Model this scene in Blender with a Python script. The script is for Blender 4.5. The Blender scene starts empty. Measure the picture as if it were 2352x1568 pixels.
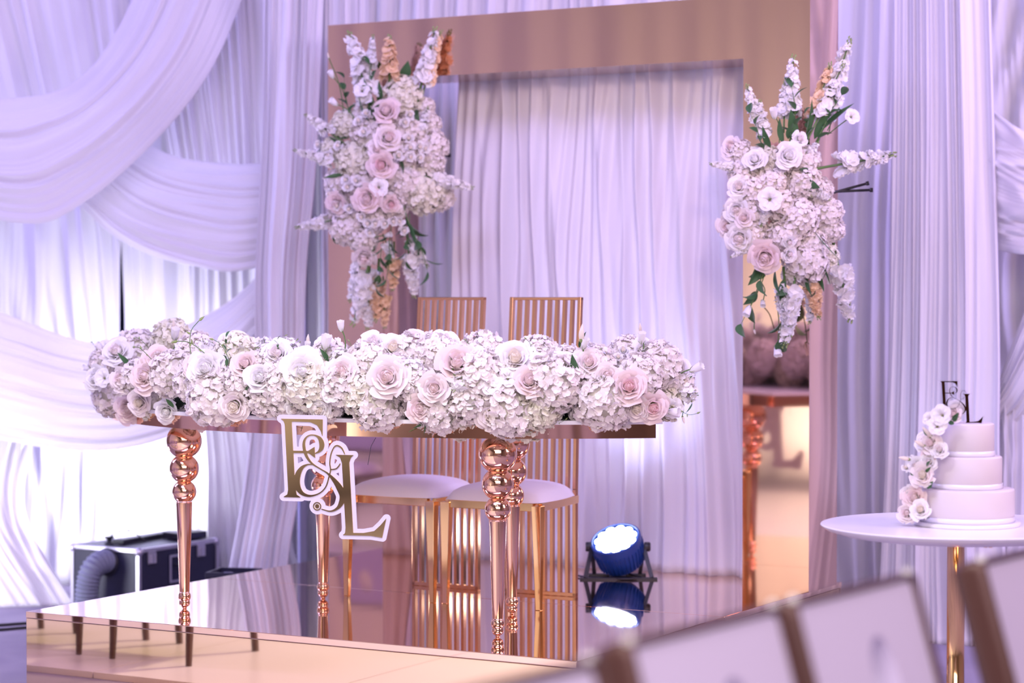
import bpy, math, random
import numpy as np
from mathutils import Vector, Matrix, Euler
R = math.radians
rng = np.random.RandomState(7)
random.seed(7)
sc = bpy.context.scene
C = sc.collection

# ------------------------------------------------------------------ camera, world, lights, exposure
CAM_Z = 1.472
PITCH = math.atan(104 / 5200)
cam_d = bpy.data.cameras.new('camera')
cam = bpy.data.objects.new('camera', cam_d); C.objects.link(cam)
cam_d.sensor_width = 36; cam_d.lens = 5200 / 2352 * 36
cam.location = (0, 0, CAM_Z); cam.rotation_euler = (math.pi / 2 - PITCH, 0, 0)
cam_d.clip_end = 60
cam_d.dof.use_dof = True; cam_d.dof.focus_distance = 7.9; cam_d.dof.aperture_fstop = 1.9
sc.camera = cam
w = bpy.data.worlds.new('world'); sc.world = w; w.use_nodes = True
w.node_tree.nodes['Background'].inputs[0].default_value = (.55, .5, .9, 1)
w.node_tree.nodes['Background'].inputs[1].default_value = .15
sc.view_settings.view_transform = 'Standard'; sc.view_settings.look = 'None'
sc.view_settings.exposure = 0.0; sc.view_settings.gamma = 1; sc.view_settings.use_curve_mapping = False
sc.cycles.max_bounces = 8; sc.cycles.diffuse_bounces = 3; sc.cycles.glossy_bounces = 6; sc.cycles.adaptive_threshold = .02; sc.cycles.transparent_max_bounces = 12
sc.cycles.sample_clamp_indirect = 6


def light(name, kind, loc, target, energy, col, size=1, size_y=None, spot=60, blend=.6):
    l = bpy.data.lights.new(name, kind); o = bpy.data.objects.new(name, l); C.objects.link(o)
    o.location = loc
    o.rotation_euler = (Vector(target) - Vector(loc)).to_track_quat('-Z', 'Y').to_euler()
    l.energy = energy; l.color = col
    if kind == 'AREA':
        l.size = size
        if size_y: l.shape = 'RECTANGLE'; l.size_y = size_y
    elif kind == 'SPOT':
        l.spot_size = R(spot); l.spot_blend = blend; l.shadow_soft_size = size
    else:
        l.shadow_soft_size = size
    return o


light('ceiling_wash_light', 'AREA', (-.6, 5.6, 4.9), (-.4, 9.8, 1.6), 300, (.50, .41, 1), 4.5, 1.6)
light('hall_wash_light', 'AREA', (.3, .3, 3.3), (0, 9.0, 1.3), 218, (1, .84, .95), 4.5, 2.2)
light('violet_side_light', 'AREA', (-5.4, 10.6, 3.9), (.2, 10.2, 1.2), 190, (.44, .38, 1), 1.2, 2.0)
light('pink_side_light', 'AREA', (4.6, 5.6, 3.2), (-.6, 10.0, 1.2), 115, (1, .70, .84), 1.4, 2.2)
light('violet_right_light', 'AREA', (4.4, 8.6, 3.6), (1.6, 10.2, 1.0), 130, (.50, .42, 1), 1.2, 1.6)
light('warm_arch_light', 'SPOT', (.9, 3.6, 3.0), (.5, 9.3, 2.25), 330, (1, .66, .58), .2, None, 24, 1)
light('dance_floor_light', 'SPOT', (-1.9, 3.8, 5.1), (-1.9, 5.2, 0), 1300, (1, .98, .84), .3, None, 95, .9)
light('table_fill_spot', 'SPOT', (-.3, 3.2, 4.6), (-.6, 8.1, 1.15), 150, (1, .92, .88), .15, None, 26, .9)  # added fill spot that brightens the runner flowers, no actual lamp there
light('hall_fill_light', 'AREA', (-1, -1.5, 5.1), (-1, -1.5, 0), 220, (1, .86, .8), 5, 3)  # added overhead fill, so the hall behind the camera reflects brighter
light('hall_uplight', 'AREA', (-5.72, 3.0, .10), (-6.15, 3.0, .55), 90, (1, .97, .84), .12, 4.6)
# floor uplights behind the flight case and along the drapes
light('uplight_left', 'AREA', (-1.80, 10.92, .40), (-2.15, 11.4, 1.0), 34, (.84, .85, 1), .35, .25)
light('uplight_left_violet', 'SPOT', (-1.95, 11.10, .25), (-1.9, 11.45, 1.6), 60, (.40, .40, 1), .1, None, 120, .9)
light('uplight_front_left', 'AREA', (-2.85, 10.0, .15), (-2.15, 10.7, 1.0), 14, (.86, .86, 1), .3, .3)
light('uplight_right', 'SPOT', (1.72, 9.28, .06), (1.84, 9.62, 2.2), 42, (.52, .54, 1), .06, None, 60, 1)
light('uplight_behind_arch', 'SPOT', (.3, 10.0, .12), (-.2, 10.9, 2.6), 40, (.50, .44, 1), .1, None, 120, .9)

# ------------------------------------------------------------------ materials


def nodes(name):
    m = bpy.data.materials.new(name); m.use_nodes = True
    return m, m.node_tree, m.node_tree.nodes['Principled BSDF']


def lin(r, g, b):
    f = lambda c: ((c / 255 + .055) / 1.055) ** 2.4 if c > 10 else c / 255 / 12.92
    return (f(r), f(g), f(b), 1)


def simple(name, col, rough=.5, metal=0, noise=None, bump=None, **kw):
    m, t, p = nodes(name)
    p.inputs['Base Color'].default_value = col; p.inputs['Roughness'].default_value = rough
    p.inputs['Metallic'].default_value = metal
    for k, v in kw.items(): p.inputs[k.replace('_', ' ')].default_value = v
    if noise or bump:
        tc = t.nodes.new('ShaderNodeTexCoord'); n = t.nodes.new('ShaderNodeTexNoise')
        t.links.new(tc.outputs['Object'], n.inputs['Vector'])
        if noise:
            sc_, col2 = noise; n.inputs['Scale'].default_value = sc_
            mx = t.nodes.new('ShaderNodeMix'); mx.data_type = 'RGBA'
            mx.inputs['A'].default_value = col; mx.inputs['B'].default_value = col2
            t.links.new(n.outputs['Fac'], mx.inputs['Factor']); t.links.new(mx.outputs['Result'], p.inputs['Base Color'])
        if bump:
            bs, strg, dist = bump
            n2 = t.nodes.new('ShaderNodeTexNoise'); n2.inputs['Scale'].default_value = bs
            t.links.new(tc.outputs['Object'], n2.inputs['Vector'])
            b = t.nodes.new('ShaderNodeBump'); b.inputs['Strength'].default_value = strg; b.inputs['Distance'].default_value = dist
            t.links.new(n2.outputs['Fac'], b.inputs['Height']); t.links.new(b.outputs['Normal'], p.inputs['Normal'])
    return m


def cloth_mat(name, col, trans=.35, rough=.45, spec=.4):
    m, t, p = nodes(name)
    p.inputs['Base Color'].default_value = col; p.inputs['Roughness'].default_value = rough
    p.inputs['Specular IOR Level'].default_value = spec
    p.inputs['Sheen Weight'].default_value = .3; p.inputs['Sheen Roughness'].default_value = .4
    tr = t.nodes.new('ShaderNodeBsdfTranslucent'); tr.inputs['Color'].default_value = col
    mx = t.nodes.new('ShaderNodeMixShader'); mx.inputs[0].default_value = trans
    t.links.new(p.outputs[0], mx.inputs[1]); t.links.new(tr.outputs[0], mx.inputs[2])
    t.links.new(mx.outputs[0], t.nodes['Material Output'].inputs[0])
    tc = t.nodes.new('ShaderNodeTexCoord'); wv = t.nodes.new('ShaderNodeTexNoise'); wv.inputs['Scale'].default_value = 500
    t.links.new(tc.outputs['Object'], wv.inputs['Vector'])
    b = t.nodes.new('ShaderNodeBump'); b.inputs['Strength'].default_value = .08; b.inputs['Distance'].default_value = .0005
    t.links.new(wv.outputs['Fac'], b.inputs['Height']); t.links.new(b.outputs['Normal'], p.inputs['Normal'])
    return m


M = {}
M['drape'] = cloth_mat('drape_fabric', (.86, .84, .88, 1), .3)
M['drape_sheer'] = cloth_mat('sheer_drape_fabric', (.88, .86, .9, 1), .42)
M['hydrangea'] = cloth_mat('hydrangea_petal', (.94, .88, .84, 1), .32, .6, .2)
M['hydrangea_cream'] = cloth_mat('hydrangea_petal_cream', (.92, .89, .76, 1), .32, .6, .2)
M['petal_white'] = cloth_mat('white_petal', (.95, .93, .91, 1), .32, .5, .25)
M['petal_cream'] = cloth_mat('cream_petal', (.94, .86, .74, 1), .32, .5, .25)
M['petal_blush'] = cloth_mat('blush_petal', (.93, .79, .76, 1), .32, .5, .25)
M['petal_pink'] = cloth_mat('pink_petal', (.92, .66, .66, 1), .3, .5, .25)
M['petal_peach'] = cloth_mat('peach_petal', (.93, .70, .46, 1), .3, .5, .25)
M['petal_pale'] = cloth_mat('pale_blush_petal', (.94, .86, .83, 1), .32, .5, .25)
M['leaf'] = cloth_mat('leaf_green', (.05, .13, .045, 1), .12, .45, .4)
M['bud_green'] = cloth_mat('bud_green', (.28, .36, .12, 1), .12, .5, .3)
M['stem'] = simple('stem_green', (.10, .19, .05, 1), .5)
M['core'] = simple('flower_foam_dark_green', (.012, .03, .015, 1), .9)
M['stamen'] = simple('stamen_yellow', (.7, .5, .12, 1), .6)
M['rose_gold'] = simple('rose_gold_metal', (.93, .56, .38, 1), .09, 1, bump=(3, .02, .01))
M['gold'] = simple('polished_gold_metal', (.95, .62, .30, 1), .1, 1)
M['chair_gold'] = simple('brushed_gold_metal', (.70, .38, .21, 1), .2, 1)
M['guest_gold'] = simple('brown_bronze_metal', (.085, .035, .028, 1), .4, .2)
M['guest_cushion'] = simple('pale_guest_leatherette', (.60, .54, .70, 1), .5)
M['foil'] = simple('gold_mirror_foil', (.97, .73, .47, 1), .035, 1, bump=(1.6, .06, .02))
M['foil_top'] = simple('gold_mirror_foil_top', (.97, .71, .54, 1), .03, 1, bump=(2.0, .025, .02))
M['arch'] = simple('gold_mirror_panel', (.76, .51, .40, 1), .05, 1, bump=(.8, .03, .02))
M['sign_gold'] = simple('gold_mirror_acrylic', (.93, .70, .34, 1), .04, 1)
M['white_gloss'] = simple('white_gloss', (.86, .84, .87, 1), .25)
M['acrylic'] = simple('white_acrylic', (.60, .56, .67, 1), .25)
M['cushion'] = simple('white_leatherette', (.85, .82, .84, 1), .42, bump=(60, .1, .002))
M['icing'] = simple('smooth_buttercream', (.70, .63, .64, 1), .5, noise=(3, (.72, .66, .67, 1)), bump=(14, .08, .004))
M['ribbon'] = simple('satin_ribbon', (.84, .82, .9, 1), .22, **{'Specular_IOR_Level': .7})
M['black'] = simple('black_plastic', (.012, .012, .02, 1), .45)
M['case'] = simple('flight_case_laminate', (.01, .01, .028, 1), .5, noise=(120, (.02, .02, .05, 1)))
M['alu'] = simple('aluminium', (.62, .6, .68, 1), .35, .9)
M['hose'] = simple('grey_hose', (.16, .17, .24, 1), .6)
M['pole'] = simple('grey_pole', (.3, .3, .36, 1), .35, .7)
M['flare_blue'] = simple('flare_tinted_housing', (.012, .05, .26, 1), .35)  # blue lens flare put into the colour of the dark housing
M['topper'] = simple('dark_bronze_mirror', (.2, .09, .05, 1), .12, 1)
M['clear'] = simple('clear_acrylic', (1, 1, 1, 1), .02, 0, **{'Transmission_Weight': 1.0, 'IOR': 1.35})
M['wall'] = simple('hall_wall_paint', (.42, .33, .30, 1), .8, noise=(1, (.36, .28, .26, 1)))
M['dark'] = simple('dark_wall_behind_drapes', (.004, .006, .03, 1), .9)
M['ceiling'] = simple('ceiling_paint', (.22, .17, .19, 1), .9)
M['cable'] = simple('black_cable', (.01, .01, .015, 1), .5)


def carpet():
    m, t, p = nodes('patterned_carpet')
    tc = t.nodes.new('ShaderNodeTexCoord')
    n = t.nodes.new('ShaderNodeTexNoise'); n.inputs['Scale'].default_value = 2.2; n.inputs['Detail'].default_value = 8
    wv = t.nodes.new('ShaderNodeTexWave'); wv.inputs['Scale'].default_value = 1.1; wv.inputs['Distortion'].default_value = 14
    wv.inputs['Detail'].default_value = 3
    for q in (n, wv): t.links.new(tc.outputs['Object'], q.inputs['Vector'])
    mm = t.nodes.new('ShaderNodeMath'); mm.operation = 'MULTIPLY'
    t.links.new(n.outputs['Fac'], mm.inputs[0]); t.links.new(wv.outputs['Color'], mm.inputs[1])
    r = t.nodes.new('ShaderNodeValToRGB')
    r.color_ramp.elements[0].color = (.26, .23, .30, 1); r.color_ramp.elements[1].color = (.36, .32, .39, 1)
    t.links.new(mm.outputs[0], r.inputs[0]); t.links.new(r.outputs[0], p.inputs['Base Color'])
    p.inputs['Roughness'].default_value = .95
    n2 = t.nodes.new('ShaderNodeTexNoise'); n2.inputs['Scale'].default_value = 260
    t.links.new(tc.outputs['Object'], n2.inputs['Vector'])
    b = t.nodes.new('ShaderNodeBump'); b.inputs['Strength'].default_value = .5; b.inputs['Distance'].default_value = .004
    t.links.new(n2.outputs['Fac'], b.inputs['Height']); t.links.new(b.outputs['Normal'], p.inputs['Normal'])
    return m


M['carpet'] = carpet()


def emit(name, col, s):
    m = bpy.data.materials.new(name); m.use_nodes = True; t = m.node_tree
    t.nodes.remove(t.nodes['Principled BSDF']); e = t.nodes.new('ShaderNodeEmission')
    e.inputs[0].default_value = col; e.inputs[1].default_value = s
    t.links.new(e.outputs[0], t.nodes['Material Output'].inputs[0]); return m


M['led'] = emit('led_lens_lit', (.72, .80, 1, 1), 22)
M['led_warm'] = emit('ceiling_lamp_lit', (1, .86, .66, 1), 9)

# ------------------------------------------------------------------ helpers


def W(px, py, d):
    """world point seen at a photograph pixel, d metres in front of the camera"""
    x = (px - 1176) / 5200; y = -(py - 784) / 5200
    c, s = math.cos(PITCH), math.sin(PITCH)
    v = Vector((x, c + y * s, -s + y * c))
    return v * (d / v.y) + Vector((0, 0, CAM_Z))


def tag(o, label=None, cat=None, group=None, kind=None):
    if label: o['label'] = label
    if cat: o['category'] = cat
    if group: o['group'] = group
    if kind: o['kind'] = kind
    return o


def empty(name, loc, rz=0, label=None, cat=None, group=None):
    o = bpy.data.objects.new(name, None); C.objects.link(o)
    o.location = loc; o.rotation_euler = (0, 0, rz); o.empty_display_size = .05
    return tag(o, label, cat, group)


def mesh(name, V, F, mats, mi=None, smooth=True):
    me = bpy.data.meshes.new(name)
    me.from_pydata([tuple(map(float, v)) for v in V], [], [tuple(int(i) for i in f) for f in F])
    if not isinstance(mats, (list, tuple)): mats = [mats]
    for m in mats: me.materials.append(m)
    if mi is not None: me.polygons.foreach_set('material_index', list(mi))
    me.polygons.foreach_set('use_smooth', [smooth] * len(me.polygons))
    me.update(); return me


def put(name, me, parent=None, loc=(0, 0, 0), rot=None, scale=None):
    o = bpy.data.objects.new(name, me); C.objects.link(o)
    if parent: o.parent = parent
    o.location = loc
    if rot is not None: o.rotation_euler = rot
    if scale is not None: o.scale = (scale,) * 3 if not hasattr(scale, '__len__') else scale
    return o


class G:
    """geometry collector"""
    def __init__(s): s.V = []; s.F = []; s.mi = []

    def add(s, V, F, mi=0):
        n = len(s.V); s.V.extend([tuple(v) for v in V]); s.F.extend([tuple(i + n for i in f) for f in F])
        s.mi.extend([mi] * len(F)); return s

    def grid(s, P, mi=0, closed_u=False, closed_v=False):
        """P array (nu,nv,3)"""
        nu, nv = P.shape[:2]; F = []
        for i in range(nu if closed_u else nu - 1):
            for j in range(nv if closed_v else nv - 1):
                i2, j2 = (i + 1) % nu, (j + 1) % nv
                F.append((i * nv + j, i2 * nv + j, i2 * nv + j2, i * nv + j2))
        return s.add(P.reshape(-1, 3), F, mi)

    def box(s, c, sz, mi=0, M4=None):
        x, y, z = [q / 2 for q in sz]
        V = [Vector(c) + Vector((a * x, b * y, e * z)) for a in (-1, 1) for b in (-1, 1) for e in (-1, 1)]
        if M4 is not None: V = [M4 @ v for v in V]
        return s.add(V, [(0, 1, 3, 2), (4, 6, 7, 5), (0, 4, 5, 1), (2, 3, 7, 6), (0, 2, 6, 4), (1, 5, 7, 3)], mi)

    def bar(s, p, q, wx, wy, wx2=None, wy2=None, mi=0, up=Vector((0, 1, 0))):
        """rectangular bar from p to q; wx across, wy along up"""
        p, q = Vector(p), Vector(q); d = (q - p).normalized()
        a = d.cross(Vector(up)).normalized(); b = a.cross(d).normalized()
        wx2 = wx2 or wx; wy2 = wy2 or wy
        V = [p + a * i * wx / 2 + b * j * wy / 2 for i, j in ((-1, -1), (1, -1), (1, 1), (-1, 1))] + \
            [q + a * i * wx2 / 2 + b * j * wy2 / 2 for i, j in ((-1, -1), (1, -1), (1, 1), (-1, 1))]
        return s.add(V, [(3, 2, 1, 0), (4, 5, 6, 7), (0, 1, 5, 4), (1, 2, 6, 5), (2, 3, 7, 6), (3, 0, 4, 7)], mi)

    def tube(s, pts, r, n=8, mi=0, cap=True):
        pts = [Vector(p) for p in pts]; m = len(pts)
        rs = r if hasattr(r, '__len__') else [r] * m
        P = np.zeros((m, n, 3)); ref = Vector((.13, .31, .94))
        for i, p in enumerate(pts):
            d = (pts[min(i + 1, m - 1)] - pts[max(i - 1, 0)]).normalized()
            a = d.cross(ref)
            a = a.normalized() if a.length > 1e-4 else d.orthogonal().normalized()
            b = d.cross(a).normalized(); ref = b.cross(d) if False else ref
            for k in range(n):
                t = 2 * math.pi * k / n
                P[i, k] = p + (a * math.cos(t) + b * math.sin(t)) * rs[i]
        k0 = len(s.V); s.grid(P, mi, closed_v=True)
        if cap:
            s.F.append(tuple(k0 + i for i in reversed(range(n)))); s.mi.append(mi)
            s.F.append(tuple(k0 + (m - 1) * n + i for i in range(n))); s.mi.append(mi)
        return s

    def lathe(s, prof, n=32, mi=0, cap=True):
        """prof list of (r,z)"""
        P = np.zeros((len(prof), n, 3))
        for i, (r, z) in enumerate(prof):
            for k in range(n):
                t = 2 * math.pi * k / n; P[i, k] = (r * math.cos(t), r * math.sin(t), z)
        P = P[:, ::-1] if prof[0][1] > prof[-1][1] else P
        k0 = len(s.V); s.grid(P, mi, closed_v=True)
        m = len(prof)
        if cap:
            s.F.append(tuple(k0 + i for i in reversed(range(n)))); s.mi.append(mi)
            s.F.append(tuple(k0 + (m - 1) * n + i for i in range(n))); s.mi.append(mi)
        return s

    def obj(s, name, mats, parent=None, loc=(0, 0, 0), rot=None, smooth=True, bevel=0, seg=2, scale=None):
        o = put(name, mesh(name, s.V, s.F, mats, s.mi, smooth), parent, loc, rot, scale)
        if bevel:
            b = o.modifiers.new('bevel', 'BEVEL'); b.width = bevel; b.segments = seg; b.limit_method = 'ANGLE'
        return o


def flat_shade_sharp(o, deg=40):
    o.data.update()
    me = o.data
    try: me.set_sharp_from_angle(angle=R(deg))
    except Exception: pass
    return o


def resample(pts, n):
    """Catmull-Rom through points (k,3) -> (n,3)"""
    P = np.array([tuple(p) for p in pts], float)
    P = np.vstack([2 * P[0] - P[1], P, 2 * P[-1] - P[-2]])
    seg = np.linalg.norm(P[2:-1] - P[1:-2], axis=1); cum = np.r_[0, np.cumsum(seg)]; t = np.linspace(0, cum[-1], n)
    out = np.zeros((n, 3))
    for i, tt in enumerate(t):
        k = min(np.searchsorted(cum, tt, 'right') - 1, len(seg) - 1)
        u = (tt - cum[k]) / max(seg[k], 1e-9); a, b, c, d = P[k:k + 4]
        out[i] = .5 * (2 * b + (c - a) * u + (2 * a - 5 * b + 4 * c - d) * u * u + (3 * b - a - 3 * c + d) * u ** 3)
    return out


# ------------------------------------------------------------------ the room shell
X0, X1, Y0, Y1, ZC = -6.5, 6.0, -4.5, 12.9, 5.2


def slab(name, c, s, m):
    g = G().box((0, 0, 0), s); o = g.obj(name, m, None, c, smooth=False); tag(o, kind='structure'); return o


slab('floor', ((X0 + X1) / 2, (Y0 + Y1) / 2, -.05), (X1 - X0 + .4, Y1 - Y0 + .4, .1), M['carpet'])
slab('ceiling', ((X0 + X1) / 2, (Y0 + Y1) / 2, ZC + .05), (X1 - X0 + .4, Y1 - Y0 + .4, .1), M['ceiling'])
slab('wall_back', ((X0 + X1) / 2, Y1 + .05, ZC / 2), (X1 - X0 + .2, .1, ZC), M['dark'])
slab('wall_front', ((X0 + X1) / 2, Y0 - .05, ZC / 2), (X1 - X0 + .2, .1, ZC), M['wall'])
slab('wall_left', (X0 - .05, (Y0 + Y1) / 2, ZC / 2), (.1, Y1 - Y0, ZC), M['wall'])
slab('wall_right', (X1 + .05, (Y0 + Y1) / 2, ZC / 2), (.1, Y1 - Y0, ZC), M['wall'])

# ------------------------------------------------------------------ drapes


def folds(v, u, n, seed, wander=.15, sharp=1.0):
    """fold height 0..1 for across-coordinate v, along-coordinate u"""
    r = np.random.RandomState(seed); h = np.zeros_like(v); tot = 0
    for k, (mul, a) in enumerate(((1, 1.), (1.63, .34), (2.9, .07), (.45, .8))):
        ph, w1, w2, w3 = r.rand() * 6.28, r.randn() * wander, r.rand() * 6.28, r.rand() * 1.5 + .6
        warp = .16 * np.sin(2 * math.pi * (v * (1.3 + r.rand() * 2) + r.rand())) / max(n, 1) * 3
        x = math.pi * (n * mul * (v + warp + w1 * .12 * np.sin(w3 * u * 3.1 + w2)) + ph)
        f = (1 - np.abs(np.sin(x)) ** 1.25) if mul == 1 else .5 + .5 * np.cos(2 * x)
        h += a * (f if sharp > 1 else .5 + .5 * np.cos(2 * x)); tot += a
    return h / tot


def patch(name, A, B, n=8, amp=.03, seed=1, bulge=0, nu=60, nv=160, mat='drape', label=None, cat='drape', parent=None,
          group=None, sharp=1, along_bulge=0, wander=.15, ease=0, kind=None):
    """cloth between edge A and edge B (lists of (px,py,d) read off at their real depth, or Vectors); folds run along the edges"""
    conv = lambda L: [W(*p) if not isinstance(p, Vector) else p for p in L]
    a, b = resample(conv(A), nu), resample(conv(B), nu)
    u = np.linspace(0, 1, nu)[:, None] * np.ones((1, nv)); v = np.linspace(0, 1, nv)[None, :] * np.ones((nu, 1))
    P = a[:, None, :] * (1 - v[..., None]) + b[:, None, :] * v[..., None]
    h = folds(v, u, n, seed, wander, sharp)
    wdt = np.linalg.norm(a - b, axis=1)[:, None]; wmean = wdt.max()
    am = amp * np.clip(.45 + .55 * (wdt / wmean), .3, 1)
    # displacement towards the hall: normal of the flat sheet, horizontal part
    e = (b - a).mean(0); al = (a[-1] - a[0] + b[-1] - b[0]); nrm = np.cross(e, al); nrm /= np.linalg.norm(nrm)
    if nrm[1] > 0: nrm = -nrm
    D = am * (h - .4) + bulge * np.sin(math.pi * np.clip(v, 0, 1)) + along_bulge * np.sin(math.pi * u)
    P = P + nrm * D[..., None]
    base = P.reshape(-1, 3).mean(0); base[2] = P[..., 2].min()
    g = G().grid(P - base)
    o = g.obj(name, M[mat], parent, tuple(base) if parent is None else tuple(base - np.array(parent.location)))
    s = o.modifiers.new('thickness', 'SOLIDIFY'); s.thickness = .0015
    return tag(o, label, cat if parent is None else None, group, kind)


def strip(name, p0, p1, z0, z1, n, amp, seed, label, lean=0, nz=30, per=26, mat='drape', flare=0, cat='drape', puddle=0, group=None):
    """hanging pleated curtain over the floor line p0-p1"""
    a, b = Vector(p0), Vector(p1); L = (b - a).length
    A = [Vector((a.x - flare * (1 - t) * (b - a).x / L, a.y, z1 + (z0 - z1) * t)) for t in np.linspace(0, 1, 5)]
    B = [Vector((b.x + lean * (1 - t), b.y, z1 + (z0 - z1) * t)) for t in np.linspace(0, 1, 5)]
    return patch(name, A, B, n, amp, seed, nu=nz, nv=int(n * per), mat=mat, label=label, cat=cat, group=group, sharp=1.2, wander=.5)


# back curtains (pipe and drape), left of the arch: two panels with a narrow dark gap
GX = [(281, -140, 11.45), (281, 300, 11.45), (281, 540, 11.45), (275, 775, 11.45), (281, 900, 11.45), (281, 1347, 11.45)]
GY = [(281, -140, 11.45), (281, 300, 11.45), (281, 540, 11.45), (288, 775, 11.45), (281, 900, 11.45), (281, 1347, 11.45)]
patch('back_curtain', [(-620, y, 11.9) for y in (-140, 300, 540, 775, 1050, 1327)], GX, 17, .07, 3, nu=50, nv=420, sharp=1.2,
      label='pleated white back curtain left of the dark slit, under the swags', wander=.4)
patch('back_curtain', GY, [(840, y, 11.2) for y in (-140, 300, 540, 775, 1050, 1362)], 15, .07, 11, nu=50, nv=400, sharp=1.2,
      label='pleated white back curtain right of the dark slit, behind the column drape', wander=.4)
patch('back_curtain', [(735, y, 10.95) for y in (-140, 300, 700, 1372)], [(1330, y, 10.65) for y in (-140, 300, 700, 1390)], 15, .07, 21,
      nu=40, nv=380, sharp=1.2, label='pleated lavender back curtain directly behind the left half of the gold arch', wander=.4)
patch('back_curtain', [(1310, y, 10.62) for y in (-140, 300, 700, 1390)], [(2080, y, 10.3) for y in (-140, 300, 700, 1420)], 17, .07, 27,
      nu=40, nv=420, sharp=1.2, label='pleated lavender back curtain showing above and right of the arch', wander=.4)
patch('back_curtain', [(2060, y, 10.35) for y in (-140, 300, 700, 1420)], [(2800, y, 9.9) for y in (-140, 300, 700, 1450)], 15, .07, 33,
      nu=40, nv=400, sharp=1.2, label='shadowed lavender back curtain at the far right, behind the right swags', wander=.4)

# fan curtains above the swags (left)
patch('fan_curtain', [(-260, -140, 11.2), (-190, 60, 11.2), (-110, 300, 11.2)], [(285, -140, 11.15), (300, 60, 11.15), (330, 300, 11.15)],
      8, .05, 5, nu=30, nv=260, sharp=1.2, label='slanting pleated curtain in the top left corner above the largest swag', mat='drape_sheer')
patch('fan_curtain', [(300, -140, 11.1), (340, 120, 11.1), (400, 430, 11.1)], [(600, -140, 11.05), (610, 120, 11.05), (625, 430, 11.05)],
      8, .05, 8, nu=30, nv=260, sharp=1.2, label='slanting pleated curtain between the largest swag and the column drape', mat='drape_sheer')

# swags (left)
patch('swag', [(-520, -160, 10.9), (-330, 90, 10.8), (-160, 205, 10.75), (-40, 228, 10.7), (80, 222, 10.7), (150, 204, 10.7), (210, 158, 10.7), (255, 98, 10.7), (300, 10, 10.75), (345, -120, 10.8)],
      [(-640, -160, 10.9), (-430, 230, 10.7), (-230, 420, 10.6), (-60, 492, 10.55), (90, 515, 10.5), (190, 470, 10.5), (300, 382, 10.5), (420, 255, 10.55), (500, 135, 10.6), (565, -20, 10.65), (600, -120, 10.7)],
      4, .045, 41, bulge=.09, nu=150, nv=180, label='largest white swag sweeping down from the top of the left wall', mat='drape_sheer', sharp=1.2, wander=.9)
patch('swag', [(180, 240, 10.95), (260, 290, 10.9), (340, 332, 10.85), (400, 360, 10.8), (470, 372, 10.8), (550, 377, 10.8), (640, 374, 10.8)],
      [(60, 330, 10.95), (120, 410, 10.85), (188, 476, 10.75), (260, 540, 10.7), (350, 586, 10.65), (450, 612, 10.65), (530, 624, 10.65), (620, 610, 10.7)],
      3.2, .032, 46, bulge=.08, nu=110, nv=150, label='middle white swag tucked under the largest one and tied to the column drape', mat='drape_sheer', sharp=1.2, wander=.9)
patch('swag', [(-560, 380, 10.9), (-300, 560, 10.8), (-60, 690, 10.75), (60, 738, 10.7), (160, 775, 10.7), (270, 792, 10.7), (370, 768, 10.7), (460, 730, 10.7), (540, 680, 10.7), (625, 600, 10.75)],
      [(-600, 700, 10.9), (-320, 900, 10.75), (-60, 992, 10.65), (60, 1020, 10.6), (180, 1035, 10.6), (290, 1030, 10.6), (400, 1000, 10.6), (490, 955, 10.62), (560, 890, 10.65), (630, 820, 10.7)],
      3.2, .032, 52, bulge=.08, nu=130, nv=150, label='lowest white swag glowing behind the left end of the floral runner', mat='drape_sheer', sharp=1.2, wander=.9)
# lower hanging panels
patch('side_drape', [(-260, 900, 10.75), (-250, 1150, 10.7), (-260, 1401, 10.6)], [(75, 1010, 10.8), (60, 1180, 10.8), (170, 1390, 10.75)],
      6, .07, 57, nu=40, nv=160, sharp=1.2, label='white drape puddling on the carpet at the left frame edge', wander=.8)
patch('side_drape', [(470, 930, 10.95), (482, 1100, 10.95), (490, 1360, 11.2)], [(600, 930, 10.8), (640, 1100, 10.8), (700, 1385, 10.7)],
      5, .06, 61, nu=40, nv=160, sharp=1.2, label='white drape falling to the floor right of the flight case', wander=.8)
# column drapes
patch('column_drape', [(604, -140, 10.45), (600, 300, 10.45), (585, 640, 10.42), (585, 850, 10.4), (560, 1100, 10.38), (500, 1421, 10.3)],
      [(750, -140, 10.4), (742, 100, 10.4), (728, 400, 10.38), (708, 600, 10.36), (700, 850, 10.35), (690, 1100, 10.35), (668, 1250, 10.3), (650, 1424, 10.25)],
      7, .06, 66, bulge=.05, nu=90, nv=200, sharp=1.2, label='gathered white column drape left of the gold arch', wander=.5)
patch('column_drape', [(738, -140, 10.5), (738, 400, 10.5), (742, 800, 10.5), (735, 1390, 10.5)],
      [(850, -140, 10.45), (845, 400, 10.45), (850, 800, 10.45), (860, 1395, 10.45)],
      4, .05, 71, bulge=.02, nu=50, nv=140, sharp=1.2, label='narrow white drape between the column drape and the left arch post', wander=.4)
patch('column_drape', [(2052, -140, 9.8), (2048, 400, 9.8), (2040, 900, 9.8), (2020, 1400, 9.75), (2010, 1468, 9.7)],
      [(2272, -140, 9.7), (2288, 400, 9.65), (2298, 800, 9.6), (2300, 1100, 9.6), (2330, 1485, 9.5)],
      7, .07, 75, bulge=.06, nu=80, nv=240, sharp=1.2, label='gathered white column drape behind the wedding cake', wander=.6)
patch('side_drape', [(2300, 880, 9.7), (2290, 1200, 9.65), (2240, 1485, 9.5)], [(2520, 880, 9.7), (2520, 1200, 9.6), (2540, 1493, 9.4)],
      6, .06, 79, nu=40, nv=160, sharp=1.2, label='loose white drape falling to the floor behind the cake table pole', wander=.8, mat='drape_sheer')
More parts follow.
